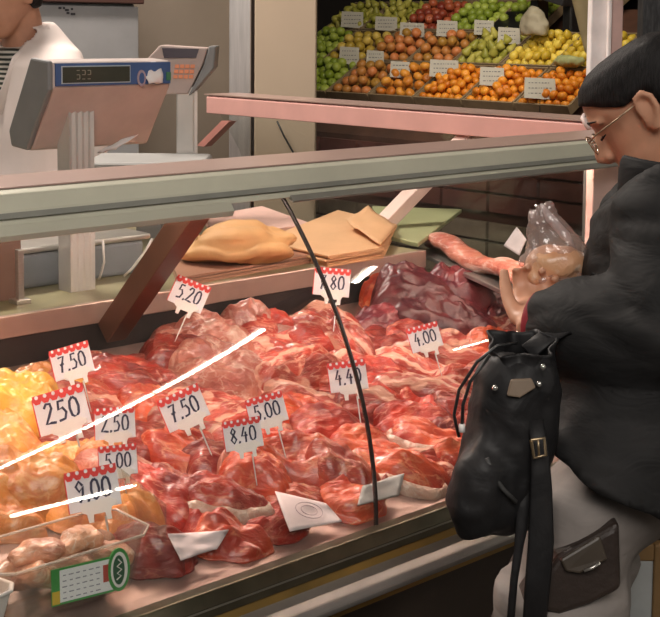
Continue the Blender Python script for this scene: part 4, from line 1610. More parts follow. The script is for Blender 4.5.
# rows up the slope; columns from the right end (small y) to the left end (large y)
ROWF = [
    ['mandarin', 'mandarin', 'mandarin', 'persimmon', 'blush_apple', 'green_apple', 'red_apple'],
    ['lemon', 'lemon', 'green_pear', 'blush_apple', 'blush_apple', 'yellow_apple', 'green_apple'],
    [None, None, 'green_apple', 'green_apple', 'red_apple', 'green_pear', 'green_pear'],
    ['mandarin', 'mandarin', 'yellow_apple', 'yellow_apple', 'lemon', None, None],
]
ROWN = ['front', 'second', 'third', 'top']
COLN = ['far right', 'right', 'right of middle', 'middle', 'left of middle', 'left', 'far left']
rf = random.Random(21)
FRLAB = {'mandarin': 'orange mandarin', 'yellow_apple': 'yellow apple', 'green_apple': 'green apple', 'lemon': 'yellow lemon', 'green_pear': 'yellow-green pear', 'red_apple': 'dark red apple', 'blush_apple': 'red and yellow apple', 'persimmon': 'deep orange persimmon'}
PLUR = {k: v + 's' for k, v in FRLAB.items()}
UB = [stall_px(450, 100)[0] - 0.08]
u_front = stall_px(450, 108)[0]
y_right = stall_px(588, 95)[1] + CW / 2 - 0.02
for ri, row in enumerate(ROWF):
    for ci, kind in enumerate(row):
        if not kind:
            continue
        u = u_front + 0.17 + ri * (CDp + 0.012)
        y = y_right + ci * (CW + 0.012)
        qx, qy = proj(stall(u, y))
        if qx < 300 or qx > 640:
            continue
        c = empty('fruit_tray', stall(u, y, 0.002), f'wooden tray of {PLUR[kind]}, {ROWN[ri]} row of the stall, {COLN[ci]} column', 'tray', 'fruit trays on the stall')
        c.rotation_euler = RQ.to_euler()
        o = bpy.data.objects.new('tray_body', crm)
        COL.objects.link(o)
        o.parent = c
        for s_ in (-1, 1):
            o = bpy.data.objects.new('side_board', crs)
            COL.objects.link(o)
            o.parent = c
            o.location = (0, s_ * (CW / 2 - tk_ / 2), 0)
        me, r_ = FRUIT[kind]
        n = int((CW - 2 * tk_) / (2.08 * r_))
        gap = (CW - 2 * tk_) / n
        lab = f'{FRLAB[kind]} in the {ROWN[ri]} row, {COLN[ci]} tray of the stall'
        for layer in range(2):
            m_ = n - layer
            for i in range(m_):
                for j in range(m_):
                    if layer == 1 and rf.random() < 0.28:
                        continue
                    lu = (i - (m_ - 1) / 2) * gap
                    ly = (j - (m_ - 1) / 2) * gap
                    h = 0.014 + r_ * 0.95 + layer * r_ * 1.42
                    o = bpy.data.objects.new(kind, me)
                    COL.objects.link(o)
                    o.location = stall(u + lu + rf.uniform(-1, 1) * 0.006, y + ly + rf.uniform(-1, 1) * 0.006, h + 0.002 + (rf.uniform(-0.004, 0.006) if layer else 0))
                    o.rotation_euler = (rf.uniform(-1, 1), rf.uniform(-1, 1), rf.uniform(0, 6))
                    tag(o, lab, 'fruit', f'{PLUR[kind]} in the {ROWN[ri]} row {COLN[ci]} tray')

# price cards of the stall
SIGNS = [(352, 20, 20, 14, 'among the pale apples at the top left'), (386, 24, 20, 12, 'just right of the top left card'), (412, 30, 22, 12, 'above the green apples'), (349, 56, 18, 15, 'at the left of the second row'), (375, 58, 16, 12, 'left of the middle of the second row'),
         (400, 70, 18, 14, 'over the oranges'), (444, 69, 26, 15, 'above the mandarins, left of centre'), (447, 29, 19, 14, 'beside the top right apples'), (484, 28, 18, 13, 'left of the black box'), (509, 36, 20, 14, 'in front of the black box'),
         (492, 77, 22, 16, 'in the middle of the front row'), (540, 89, 28, 18, 'largest, standing over the right end mandarins')]
for i, (px, py, wpx, hpx, ph) in enumerate(SIGNS):
    u, y = stall_px(px, py + hpx * 0.5 + 4)
    base = stall(u, y, 0.13)
    D = (base - CAM).dot(fwd)
    W_, H_ = 1.12 * wpx * D / F, 1.12 * hpx * D / F
    t = empty('stall_price_card', pd(px, py + hpx / 2, D - 0.08), f'small white handwritten card on the fruit stall, {ph}', 'price tag', 'price cards on the fruit stall')
    nrm = Vector((-0.70, -0.62, 0.35)).normalized()
    xr = Vector((0, 0, 1)).cross(nrm).normalized()
    t.rotation_euler = Matrix((xr, nrm.cross(xr), nrm)).transposed().to_euler()
    MB().prism([(-W_ / 2, 0), (W_ / 2, -0.008), (W_ / 2 - 0.004, H_), (-W_ / 2 + 0.003, H_ + 0.006)], 'z', -0.001, 0.0).build('card', simple('stall_card', (0.50, 0.48, 0.42), 0.6, 0, 0.06), t)
    mb = MB()
    rr = random.Random(i)
    for L in range(3):
        x = -W_ * 0.36
        while x < W_ * 0.3:
            wd = rr.uniform(0.004, 0.014)
            mb.box((x + wd / 2, H_ * (0.8 - 0.27 * L) - 0.002, 0.0005), (wd, 0.005, 0.0008))
            x += wd + 0.006
    mb.build('scribble', simple('stall_ink', (0.16, 0.16, 0.17), 0.7), t)
    MB().tube([(0, 0, -0.002), (0, -0.09, -0.01)], 0.002, 5).build('pin', BLACK(), t)

# black weighing box at the top right of the stall, with a white bag
bx0 = stall_px(530, 42)
bb = empty('stall_scale', stall(bx0[0], bx0[1], 0.0), 'black boxy scale standing at the upper right of the fruit stall', 'scale')
MB().box((0.05, 0.13, 0.10), (0.20, 0.28, 0.05), RQ.to_3x3()).build('base', BLACK(), bb, bevel=0.006)
MB().box((0.05, -0.02, 0.17), (0.10, 0.05, 0.12)).build('neck', BLACK(), bb, bevel=0.004)
MB().box((0.0, -0.12, 0.26), (0.20, 0.36, 0.05), Matrix.Rotation(R(14), 3, 'X')).build('head', simple('scale_dark', (0.03, 0.03, 0.035), 0.4), bb, bevel=0.006)
MB().box((0.04, -0.26, 0.13), (0.12, 0.06, 0.26)).build('side_housing', BLACK(), bb, bevel=0.01)
u, y = stall_px(552, 46)
mb = MB()
mb.tube([(0, 0, 0), (0, 0, 0.05), (0, 0.01, 0.11), (0, 0.01, 0.15)], [(0.05, 0.085), (0.06, 0.09), (0.045, 0.06), (0.02, 0.03)], 16, ref=(1, 0, 0))
o = solid(mb, 'paper_bag', simple('bag_cream', (0.42, 0.38, 0.28), 0.6), None, 0.008, 3, fold=lambda c: 0.010 * noise.noise(c * 24))
o.location = stall(u, y, 0.07) + Vector((-0.12, 0, 0))
tag(o, 'pale crumpled bag in front of the black stall scale', 'bag')
# cream cloth hanging at the right edge of the stall
q = pd(583, -10, 5.6)
mb = MB()
for i in range(3):
    mb.tube([(q.x + side.x * (i - 1) * 0.045, q.y + side.y * (i - 1) * 0.045, 2.5), (q.x + side.x * ((i - 1) * 0.045 + 0.01), q.y + side.y * (i - 1) * 0.045, 1.9), (q.x + side.x * ((i - 1) * 0.03 + 0.05), q.y + side.y * 0.05, 1.55)], [0.045, 0.04, 0.022], 12)
o = solid(mb, 'hanging_cloth', simple('cream_cloth', (0.50, 0.40, 0.22), 0.8, 0, 0.1, 8), None, 0.012, 4)
tag(o, 'cream cloth hanging between the fruit stall and the white post', 'cloth')
# pale green plastic bag among the lemons
u, y = stall_px(575, 78)
mb = MB().blob((0, 0, 0), (0.06, 0.09, 0.03))
o = solid(mb, 'leaf_bundle', simple('leaf_pale', (0.42, 0.46, 0.22), 0.6, 0, 0.25, 30), None, 0.006, 2, fold=lambda c: 0.014 * noise.noise(c * 30))
o.location = stall(u, y, 0.10)
tag(o, 'pale green leafy bundle at the right end of the lemons', 'vegetable')


# ================================================================== PEOPLE
def head_parts(mb, M, female=True, ears=True):
    """head in its own frame: +x face, +z up, origin between the ears"""
    T = [(0.124, 0.012, -0.028, 0.018), (0.116, 0.050, -0.066, 0.045), (0.098, 0.074, -0.088, 0.062), (0.070, 0.090, -0.100, 0.072), (0.040, 0.0945, -0.104, 0.0755), (0.024, 0.0955, -0.104, 0.076),
         (0.006, 0.087, -0.102, 0.074), (-0.02, 0.088, -0.096, 0.071), (-0.040, 0.089, -0.080, 0.066), (-0.058, 0.088, -0.060, 0.060), (-0.075, 0.083, -0.030, 0.053), (-0.092, 0.085, -0.008, 0.044), (-0.106, 0.082, 0.015, 0.034), (-0.115, 0.068, 0.030, 0.018)]
    T = [(0.03 + (q[0] - 0.03) * 0.78 if q[0] > 0.03 else q[0], *q[1:]) for q in T]
    vs, fs = [], []
    sg = 36
    for z, f_, b_, w_ in T:
        cx = (f_ * 0.3 + b_ * 0.7) if z > -0.05 else (f_ + b_) / 2
        for j in range(sg):
            g = 2 * math.pi * j / sg
            c, s = math.cos(g), math.sin(g)
            ex = f_ - cx if c > 0 else cx - b_
            p = 0.85 if c > 0 else 0.95
            x = cx + ex * (abs(c) ** p) * (1 if c > 0 else -1)
            y = w_ * (abs(s) ** p) * (1 if s > 0 else -1)
            # eye hollows
            if 0.0 < z < 0.03 and c > 0.5 and 0.25 < abs(s) < 0.75:
                x -= 0.006
            vs.append(M @ Vector((x, y, z)))
    n = len(T)
    for i in range(n - 1):
        for j in range(sg):
            a, b = i * sg + j, i * sg + (j + 1) % sg
            fs.append((a, a + sg, b + sg, b))
    fs.append(tuple(reversed(range(sg))))
    fs.append(tuple((n - 1) * sg + j for j in range(sg)))
    mb.add(vs, fs)
    t = lambda pts, rad, ref=None: mb.tube([M @ Vector(p) for p in pts], rad, 10)
    t([(0.084, 0, 0.014), (0.092, 0, -0.008), (0.095, 0, -0.024), (0.086, 0, -0.034)], [0.010, 0.013, 0.014, 0.012])
    t([(0.086, 0, 0.020), (0.098, 0, 0.002), (0.108, 0, -0.016), (0.112, 0, -0.025), (0.102, 0, -0.034), (0.085, 0, -0.036)], [0.006, 0.008, 0.010, 0.011, 0.010, 0.006])
    for s in (-1, 1):
        mb.blob(M @ Vector((0.098, s * 0.010, -0.030)), (0.009, 0.009, 0.008))
        t([(0.084, s * 0.014, 0.026), (0.087, s * 0.030, 0.030), (0.070, s * 0.052, 0.024)], [0.006, 0.006, 0.005])
    t([(0.076, -0.024, -0.056), (0.089, -0.010, -0.053), (0.091, 0, -0.054), (0.089, 0.010, -0.053), (0.076, 0.024, -0.056)], [0.003, 0.006, 0.006, 0.006, 0.003])
    t([(0.076, -0.022, -0.062), (0.087, -0.010, -0.066), (0.089, 0, -0.067), (0.087, 0.010, -0.066), (0.076, 0.022, -0.062)], [0.003, 0.007, 0.008, 0.007, 0.003])
    mb.blob(M @ Vector((0.078, 0, -0.100)), (0.014, 0.018, 0.014))
    if ears:
        for s in (-1, 1):
            y = s * 0.076
            t([(0.008, y - s * 0.004, -0.028), (0.004, y + s * 0.004, -0.016), (0.006, y + s * 0.006, 0.006), (0.000, y + s * 0.011, 0.022), (-0.014, y + s * 0.015, 0.026), (-0.024, y + s * 0.017, 0.014), (-0.024, y + s * 0.015, -0.004), (-0.015, y + s * 0.010, -0.020), (-0.006, y + s * 0.006, -0.034), (0.004, y + s * 0.002, -0.032)], [0.005, 0.005, 0.004, 0.005, 0.0055, 0.0055, 0.005, 0.005, 0.007, 0.005])
            mb.blob(M @ Vector((-0.008, y + s * 0.004, -0.004)), (0.016, 0.006, 0.022), M.to_3x3().normalized())


def hair_shell(M, keep, name, mat, parent, grow=0.012, extra=None, vox=0.005):
    mb = MB()
    mb2 = MB()
    head_parts(mb2, Matrix.Identity(4), ears=False)
    T = [(0.128, 0.030, -0.045, 0.030), (0.122, 0.055, -0.072, 0.052), (0.104, 0.080, -0.096, 0.070), (0.074, 0.097, -0.108, 0.080), (0.040, 0.102, -0.112, 0.084), (0.006, 0.098, -0.110, 0.083), (-0.03, 0.090, -0.104, 0.079), (-0.058, 0.070, -0.085, 0.070), (-0.085, 0.05, -0.060, 0.052)]
    T = [(0.03 + (q[0] - 0.03) * 0.78 if q[0] > 0.03 else q[0], *q[1:]) for q in T]
    sg = 40
    rows = []
    for z, f_, b_, w_ in T:
        row = []
        cx = f_ * 0.3 + b_ * 0.7
        for j in range(sg):
            g = 2 * math.pi * j / sg
            c, s = math.cos(g), math.sin(g)
            ex = f_ - cx if c > 0 else cx - b_
            row.append(Vector((cx + ex * (abs(c) ** 0.9) * (1 if c > 0 else -1), w_ * (abs(s) ** 0.9) * (1 if s > 0 else -1), z)))
        rows.append(row)
    top = Vector((-0.005, 0, 0.109))
    vs = [p for r_ in rows for p in r_] + [top]
    fs = []
    for i in range(len(rows) - 1):
        for j in range(sg):
            q = (i * sg + j, (i + 1) * sg + j, (i + 1) * sg + (j + 1) % sg, i * sg + (j + 1) % sg)
            fs.append(q)
    for j in range(sg):
        fs.append((len(vs) - 1, j, (j + 1) % sg))
    bm = bmesh.new()
    bv = [bm.verts.new(p) for p in vs]
    for q in fs:
        bm.faces.new([bv[i] for i in q])
    bmesh.ops.subdivide_edges(bm, edges=bm.edges, cuts=2, use_grid_fill=True)
    kill = [f for f in bm.faces if not keep(f.calc_center_median())]
    bmesh.ops.delete(bm, geom=kill, context='FACES')
    for _ in range(12):
        bd = [v_ for v_ in bm.verts if v_.is_boundary]
        new = {}
        for v_ in bd:
            nb = [e.other_vert(v_).co for e in v_.link_edges if e.is_boundary]
            new[v_] = v_.co * 0.5 + sum(nb, Vector()) / len(nb) * 0.5
        for v_, c_ in new.items():
            v_.co = c_
    bmesh.ops.recalc_face_normals(bm, faces=bm.faces)
    bmesh.ops.solidify(bm, geom=bm.faces[:], thickness=grow)
    me = bpy.data.meshes.new(name)
    bm.to_mesh(me)
    bm.free()
    me.transform(M)
    o = link(name, me, mat, parent, True)
    return o


def hand(mb, wrist, direction, palm_n, size=1.0, curl=0.5, thumb_side=1):
    """palm, four unequal fingers and a thumb; palm_n points out of the palm"""
    d = Vector(direction).normalized()
    n_ = Vector(palm_n)
    n_ = (n_ - d * n_.dot(d)).normalized()
    s_ = d.cross(n_) * thumb_side
    W = Vector(wrist)
    S = size
    mb.tube([W - d * 0.03 * S, W, W + d * 0.035 * S, W + d * 0.080 * S, W + d * 0.092 * S], [(0.025 * S, 0.018 * S), (0.027 * S, 0.018 * S), (0.036 * S, 0.015 * S), (0.040 * S, 0.013 * S), (0.034 * S, 0.010 * S)], 14, ref=s_)
    for i, (off, ln) in enumerate(((0.028, 0.070), (0.010, 0.078), (-0.010, 0.072), (-0.028, 0.056))):
        p = W + d * 0.080 * S + s_ * off * S
        pts = [p - d * 0.02 * S, p]
        ang = 0.15
        for k, fr_ in enumerate((0.45, 0.32, 0.23)):
            ang += curl * (0.55 + 0.25 * k) * (1 + 0.08 * i)
            dd = d * math.cos(ang) + n_ * math.sin(ang) + s_ * off * 1.2
            p = p + dd.normalized() * ln * fr_ * S
            pts.append(p)
        mb.tube(pts, [0.009 * S, 0.0092 * S, 0.0085 * S, 0.0078 * S, 0.0060 * S], 10)
    p = W + d * 0.02 * S + s_ * 0.026 * S
    pts = [W + s_ * 0.012 * S, p]
    for k, (ln, a) in enumerate(((0.035, 0.5), (0.030, 0.3), (0.024, 0.1))):
        dd = d * math.cos(a) + s_ * math.sin(a) * 0.9 + n_ * (0.35 + 0.2 * k) * (0.6 + curl)
        p = p + dd.normalized() * ln * S
        pts.append(p)
    mb.tube(pts, [0.013 * S, 0.013 * S, 0.011 * S, 0.010 * S, 0.0075 * S], 10)


SKIN_W = simple('skin_warm', (0.58, 0.30, 0.19), 0.45, 0, 0.06, 30, spec=0.4)
SKIN_B = simple('skin_butcher', (0.52, 0.26, 0.17), 0.45, 0, 0.08, 30, spec=0.4)
HAIR = NT('black_hair')
v = HAIR.coords((4, 60, 8))
HAIR.l(HAIR.ramp(HAIR.noise(v, 6, 4, 0.6, 1), [(0.35, (0.004, 0.0035, 0.004)), (0.7, (0.02, 0.018, 0.018))]), HAIR.b.inputs['Base Color'])
HAIR.b.inputs['Roughness'].default_value = 0.55
HAIR.b.inputs['Specular IOR Level'].default_value = 0.2
HAIR.bump(HAIR.noise(v, 10, 4, 0.6), 0.5, 0.003)


def jacket_mat():
    t = NT('black_puffer')
    v = t.coords()
    t.l(t.ramp(t.noise(v, 10), [(0.3, (0.007, 0.007, 0.0075)), (0.7, (0.016, 0.015, 0.015))]), t.b.inputs['Base Color'])
    t.b.inputs['Roughness'].default_value = 0.72
    t.b.inputs['Specular IOR Level'].default_value = 0.3
    t.bump(t.noise(t.coords((1, 1, 2.2)), 13, 3, 0.5, 0.8), 0.35, 0.012)
    return t.m


# ---------------------------------------------------------------- the customer
FW = Vector((-0.458, 0.889, 0)).normalized()          # where she faces
LF = Vector((-FW.y, FW.x, 0))                         # her left, towards the camera
UPZ = Vector((0, 0, 1))
hc = pd(649, 108, 2.02)
pit = R(36)
hx = FW * math.cos(pit) - UPZ * math.sin(pit)
hz_ = UPZ * math.cos(pit) + FW * math.sin(pit)
HM = (Matrix((hx, LF, hz_)).transposed() * 0.93).to_4x4()
HM.translation = hc
hipc = pd(574, 545, 1.80)
feet = Vector((hipc.x - 0.01, hipc.y - 0.03, 0))
woman = empty('person', feet, 'person in glasses and black puffer jacket bending over the counter with a plastic bag', 'person')


def wfix(o):
    o.location = -Vector(woman.location)
    return o


neck = pd(690, 190, 1.95)
chest = pd(668, 290, 1.91)
waist = pd(638, 430, 1.86)
shL, shR = pd(672, 222, 1.76), pd(650, 215, 2.10)
elL, elR = pd(668, 345, 1.70), pd(640, 330, 2.10)
wrL, wrR = pd(534, 322, 1.80), pd(575, 305, 1.98)
kneeN = Vector((hipc.x, hipc.y, 0)) + LF * 0.08 + FW * 0.02 + UPZ * 0.46
kneeF = Vector((hipc.x, hipc.y, 0)) - LF * 0.09 + FW * 0.175 + UPZ * 0.46
ankN = Vector((feet.x, feet.y, 0.07)) + LF * 0.085
ankF = Vector((feet.x, feet.y, 0.07)) - LF * 0.09 + FW * 0.02
hipN, hipF = hipc + LF * 0.085 - UPZ * 0.05, hipc - LF * 0.085 - UPZ * 0.05

body = MB()
head_parts(body, HM)
body.tube([hc - hz_ * 0.03 - hx * 0.025, hc - hz_ * 0.10 - hx * 0.045, neck, neck - UPZ * 0.05], [0.050, 0.050, 0.058, 0.08], 16)
body.tube([neck - UPZ * 0.03, chest, waist, hipc], [(0.14, 0.08), (0.16, 0.095), (0.13, 0.075), (0.12, 0.065)], 20, ref=LF)
for s_, e_, w_ in ((shL, elL, wrL), (shR, elR, wrR)):
    body.tube([s_.lerp(chest, 0.4), s_, s_.lerp(e_, 0.5), e_, e_.lerp(w_, 0.5), w_], [0.05, 0.050, 0.044, 0.040, 0.034, 0.026], 12)
for h_, k_, a_ in ((hipN, kneeN, ankN), (hipF, kneeF, ankF)):
    body.tube([h_, h_.lerp(k_, 0.5), k_, k_.lerp(a_, 0.4), a_], [0.062, 0.060, 0.050, 0.048, 0.036], 14)
bagtop = pd(537, 296, 1.90)
hand(body, wrL, (bagtop - wrL) + UPZ * 0.0, (rgt * 0.15 + UPZ * 0.5 + away * 0.9), 0.92, 0.95, -1)
hand(body, wrR, (bagtop - wrR) + UPZ * 0.01, (-away * 0.8 - UPZ * 0.1 - rgt * 0.2), 0.92, 0.8, 1)
wb = wfix(solid(body, 'body', SKIN_W, woman, 0.0042, 3))

hr = hair_shell(HM, lambda c: (c.z > 0.010 + 0.72 * (c.x - 0.010)) if c.x > 0.010 else ((c.z > 0.030) if c.x > -0.030 else (c.z > -0.085)), 'hair', HAIR.m, woman, 0.010)
wfix(hr)
mb = MB()
mb.blob(HM @ Vector((-0.118, 0, -0.040)), (0.036, 0.042, 0.036), HM.to_3x3())
wfix(mb.build('hair_knot', HAIR.m, woman, True))
# lowered lashes and brows
for s in (-1, 1):
    wfix(MB().tube([HM @ Vector((0.0865, s * 0.018, 0.003)), HM @ Vector((0.0885, s * 0.032, -0.001)), HM @ Vector((0.076, s * 0.048, 0.002))], [0.001, 0.0022, 0.001], 6).build('eyelash', HAIR.m, woman, True))
    wfix(MB().tube([HM @ Vector((0.0935, s * 0.014, 0.028)), HM @ Vector((0.0925, s * 0.030, 0.034)), HM @ Vector((0.076, s * 0.054, 0.028))], [0.0012, 0.0018, 0.001], 6).build('eyebrow', HAIR.m, woman, True))
gl = MB()
for s in (-1, 1):
    cen = Vector((0.108, s * 0.034, 0.0))
    ringp = [HM @ (cen + Vector((-abs(0.024 * math.cos(g) + s * 0.0) * 0.15, 0.024 * math.cos(g), 0.017 * math.sin(g)))) for g in [k * 2 * math.pi / 20 for k in range(21)]]
    gl.tube(ringp, 0.0011, 6, cap=False)
    gl.tube([HM @ Vector((0.104, s * 0.058, 0.006)), HM @ Vector((0.085, s * 0.075, 0.010)), HM @ Vector((0.04, s * 0.083, 0.012)), HM @ Vector((-0.002, s * 0.084, 0.016))], 0.0013, 6)
gl.tube([HM @ Vector((0.108, -0.011, 0.003)), HM @ Vector((0.113, 0, 0.006)), HM @ Vector((0.108, 0.011, 0.003))], 0.0012, 6)
go = wfix(gl.build('glasses', simple('gold_wire', (0.45, 0.33, 0.22), 0.3, 0.8), woman, True))
for s in (-1, 1):
    MB().poly3([HM @ (Vector((0.108, s * 0.034, 0.0)) + Vector((-abs(0.022 * math.cos(g)) * 0.15, 0.022 * math.cos(g), 0.0155 * math.sin(g)))) for g in [k * 2 * math.pi / 20 for k in range(20)]], hx * 0.0015).build('lens', clear('lens', f0=0.08), go)

# jacket
JM = jacket_mat()
jk = MB()
jk.tube([neck + UPZ * 0.015 - FW * 0.02, neck - UPZ * 0.05, chest + UPZ * 0.06, chest - UPZ * 0.04, waist + UPZ * 0.03, waist.lerp(hipc, 0.5), hipc + UPZ * 0.02, hipc - UPZ * 0.14],
        [(0.085, 0.080), (0.165, 0.10), (0.195, 0.118), (0.195, 0.125), (0.20, 0.135), (0.205, 0.140), (0.21, 0.145), (0.21, 0.15)], 28, ref=LF)
jk.tube([shL.lerp(chest, 0.45), shL, shL.lerp(elL, 0.5), elL, elL.lerp(wrL, 0.35), elL.lerp(wrL, 0.75), wrL.lerp(elL, 0.02)], [0.07, 0.078, 0.078, 0.080, 0.076, 0.060, 0.046], 18)
jk.tube([shR.lerp(chest, 0.45), shR, shR.lerp(elR, 0.5), elR, elR.lerp(wrR, 0.4), wrR.lerp(elR, 0.05)], [0.07, 0.078, 0.076, 0.076, 0.068, 0.044], 18)
h0, h1 = pd(545, 452, 1.66), pd(640, 512, 1.62)
hn = (h1 - h0).cross(LF).normalized()
if hn.z > 0:
    hn = -hn


def puff(c):
    q = c * 11
    q = Vector((q.x, q.y, q.z * 1.7))
    return 0.010 * noise.noise(q) + 0.015 * abs(noise.noise(Vector((c.x * 11 + c.z * 5, c.y * 11, c.z * 20)) + Vector((5, 2, 1))))


jo = wfix(solid(jk, 'jacket', JM, woman, 0.009, 4, cut=[(h0, hn)], fold=puff))
# stand-up collar, open at the throat
co = MB()
cr_ = []
npt = 22
for i in range(npt + 1):
    g = R(-150 + 300 * i / npt)
    dirc = -FW * math.cos(g) + LF * math.sin(g)
    cr_.append((neck + dirc * 0.100 + UPZ * (-0.075) + FW * 0.008, neck + dirc * 0.090 + UPZ * (0.052 - 0.01 * math.cos(g)) + FW * 0.022))
vs = [p for q in cr_ for p in q]
fs = [(2 * i, 2 * i + 2, 2 * i + 3, 2 * i + 1) for i in range(npt)]
cl = wfix(co.add(vs, fs).build('collar', JM, woman, True))
sm_ = cl.modifiers.new('t', 'SOLIDIFY')
sm_.thickness = 0.016
sm_.offset = 0
bv_ = cl.modifiers.new('s', 'SUBSURF')
bv_.levels = bv_.render_levels = 2
# red cuff linings
for e_, w_ in ((elL, wrL), (elR, wrR)):
    d_ = (w_ - e_).normalized()
    a0 = w_ - d_ * 0.012
    wfix(MB().tube([a0, a0 + d_ * 0.012, a0 + d_ * 0.016], [0.041, 0.042, 0.036], 18).build('cuff', simple('cuff_red', (0.28, 0.02, 0.03), 0.7), woman, True))
# trousers
GT = NT('grey_trousers')
v = GT.coords()
GT.l(GT.ramp(GT.noise(v, 16), [(0.3, (0.19, 0.168, 0.155)), (0.7, (0.25, 0.222, 0.205))]), GT.b.inputs['Base Color'])
GT.b.inputs['Roughness'].default_value = 0.8
GT.bump(GT.noise(GT.coords((1, 1, 2.5)), 14, 2, 0.5, 0.5), 0.25, 0.012)
tr = MB()
tr.tube([waist - UPZ * 0.06, hipc + UPZ * 0.02, hipc - UPZ * 0.09], [(0.155, 0.09), (0.165, 0.085), (0.155, 0.08)], 22, ref=LF)
for h_, k_, a_ in ((hipN, kneeN, ankN), (hipF, kneeF, ankF)):
    tr.tube([h_ + UPZ * 0.03, h_.lerp(k_, 0.35), k_, k_.lerp(a_, 0.5), a_ + UPZ * 0.0], [0.088, 0.082, 0.072, 0.072, 0.074], 18)
wfix(solid(tr, 'trousers', GT.m, woman, 0.010, 4, fold=lambda c: 0.006 * noise.noise(Vector((c.x * 9, c.y * 9, c.z * 16)))))
for a_ in (ankN, ankF):
    sh_ = MB()
    b = Vector((a_.x, a_.y, 0.03))
    sh_.tube([b - FW * 0.06, b, b + FW * 0.09, b + FW * 0.17, b + FW * 0.19], [(0.03, 0.028), (0.036, 0.034), (0.042, 0.030), (0.036, 0.024), (0.02, 0.014)], 14, ref=LF)
    wfix(sh_.build('shoe', BLACK(), woman, True))

# ---------------------------------------------------------------- plastic bag she holds
pbag = empty('plastic_bag', bagtop, 'crinkled clear plastic bag of pale food held over the counter', 'bag')
BD = 1.90
mb = MB()
pth = [(540, 205), (546, 225), (553, 248), (556, 268), (552, 284), (540, 296)]
wid = [0.018, 0.030, 0.046, 0.054, 0.048, 0.018]
mb.tube([pd(x, y, BD) - bagtop for x, y in pth], [(w_, w_ * 0.55) for w_ in wid], 18, ref=rgt)
solid(mb, 'bag_film', clear('bag_film', (0.97, 0.94, 0.93), 0.16, (0.90, 0.72, 0.68), 0.12, 0.10, 0.8), pbag, 0.005, 2, fold=lambda c: 0.010 * noise.noise(c * 45) + 0.006 * noise.noise(c * 90))
mb = MB()
mb.blob(pd(558, 264, BD) - bagtop, (0.050, 0.035, 0.028), Matrix((rgt, -fwd, upv)).transposed())
mb.blob(pd(540, 272, BD) - bagtop, (0.030, 0.024, 0.022))
solid(mb, 'bag_contents', meat_mat('bag_meat', (0.80, 0.46, 0.26), (0.66, 0.30, 0.16), (0.88, 0.68, 0.52), 0.6, (1, 1, 1), 20), pbag, 0.005, 3, fold=lambda c: 0.006 * noise.noise(c * 40))
mb = MB()
mb.tube([pd(541, 204, BD) - bagtop, pd(550, 218, BD - 0.01) - bagtop, pd(566, 236, BD - 0.01) - bagtop, pd(574, 247, BD) - bagtop], [0.002, 0.007, 0.007, 0.002], 8)
mb.build('bag_fold', clear('bag_fold', (0.98, 0.96, 0.96), 0.30, (0.95, 0.85, 0.85), 0.1, 0.15, 0.5), pbag, True)

# ---------------------------------------------------------------- drawstring backpack hanging from her arm
bpk = empty('backpack', pd(500, 535, 1.68), 'black drawstring backpack hanging from the arm of the person in front of the counter', 'backpack')
BO = Vector(bpk.location)
NYL = NT('black_nylon')
v = NYL.coords()
NYL.l(NYL.ramp(NYL.noise(v, 14), [(0.3, (0.006, 0.006, 0.007)), (0.7, (0.018, 0.017, 0.018))]), NYL.b.inputs['Base Color'])
NYL.b.inputs['Roughness'].default_value = 0.55
NYL.b.inputs['Specular IOR Level'].default_value = 0.35
NYL.bump(NYL.noise(v, 18, 3, 0.5, 0.8), 0.35, 0.010)
D_ = 1.68


def bp(x, y, d=0.0):
    return pd(x, y, D_ + d) - BO


mb = MB()
mb.tube([bp(497, 532), bp(497, 515), bp(500, 480), bp(508, 440), bp(515, 405), bp(520, 375), bp(522, 356)], [(0.035, 0.03), (0.056, 0.048), (0.060, 0.055), (0.058, 0.055), (0.058, 0.054), (0.054, 0.050), (0.042, 0.038)], 22, ref=rgt)
# front pocket bulge
mb.tube([bp(478, 528, -0.02), bp(473, 500, -0.03), bp(482, 465, -0.035), bp(492, 440, -0.03)], [(0.026, 0.03), (0.036, 0.04), (0.034, 0.036), (0.020, 0.02)], 18, ref=rgt)
solid(mb, 'sack', NYL.m, bpk, 0.006, 4, fold=lambda c: 0.007 * noise.noise(Vector((c.x * 22, c.y * 22, c.z * 12))) + 0.003 * noise.noise(c * 55))
# gathered mouth
mb = MB()
cm = bp(521, 362)
n_ = 72
rows_ = []
for k, (rr_, zz, wv_) in enumerate(((0.046, -0.010, 0.002), (0.042, 0.006, 0.002), (0.040, 0.018, 0.003), (0.041, 0.028, 0.004), (0.042, 0.033, 0.005))):
    for i in range(n_):
        g = 2 * math.pi * i / n_
        r_ = rr_ + wv_ * (math.sin(g * 8) + 0.6 * math.sin(g * 5 + 1))
        rows_.append(cm + rgt * (r_ * math.cos(g)) + away * (r_ * 0.95 * math.sin(g)) + UPZ * (zz * (0.75 + 0.3 * math.sin(g) + 0.15 * math.sin(3 * g))))
fs_ = [(k * n_ + i, k * n_ + (i + 1) % n_, (k + 1) * n_ + (i + 1) % n_, (k + 1) * n_ + i) for k in range(4) for i in range(n_)]
mo = mb.add(rows_, fs_).build('gathered_mouth', NYL.m, bpk, True)
md_ = mo.modifiers.new('t', 'SOLIDIFY')
md_.thickness = 0.003
mb = MB()
mb.poly3([bp(507, 396, -0.062), bp(511, 380, -0.060), bp(532, 379, -0.060), bp(536, 388, -0.062), bp(520, 398, -0.064)], away * 0.006)
mb.build('tan_patch', simple('tan_leather', (0.20, 0.145, 0.10), 0.6), bpk, bevel=0.002)
for x, y in ((495, 388), (539, 384), (543, 367)):
    MB().blob(bp(x, y, -0.056), (0.0040, 0.0040, 0.0040)).build('eyelet', simple('eyelet_metal', (0.6, 0.6, 0.58), 0.2, 0.9), bpk, True)
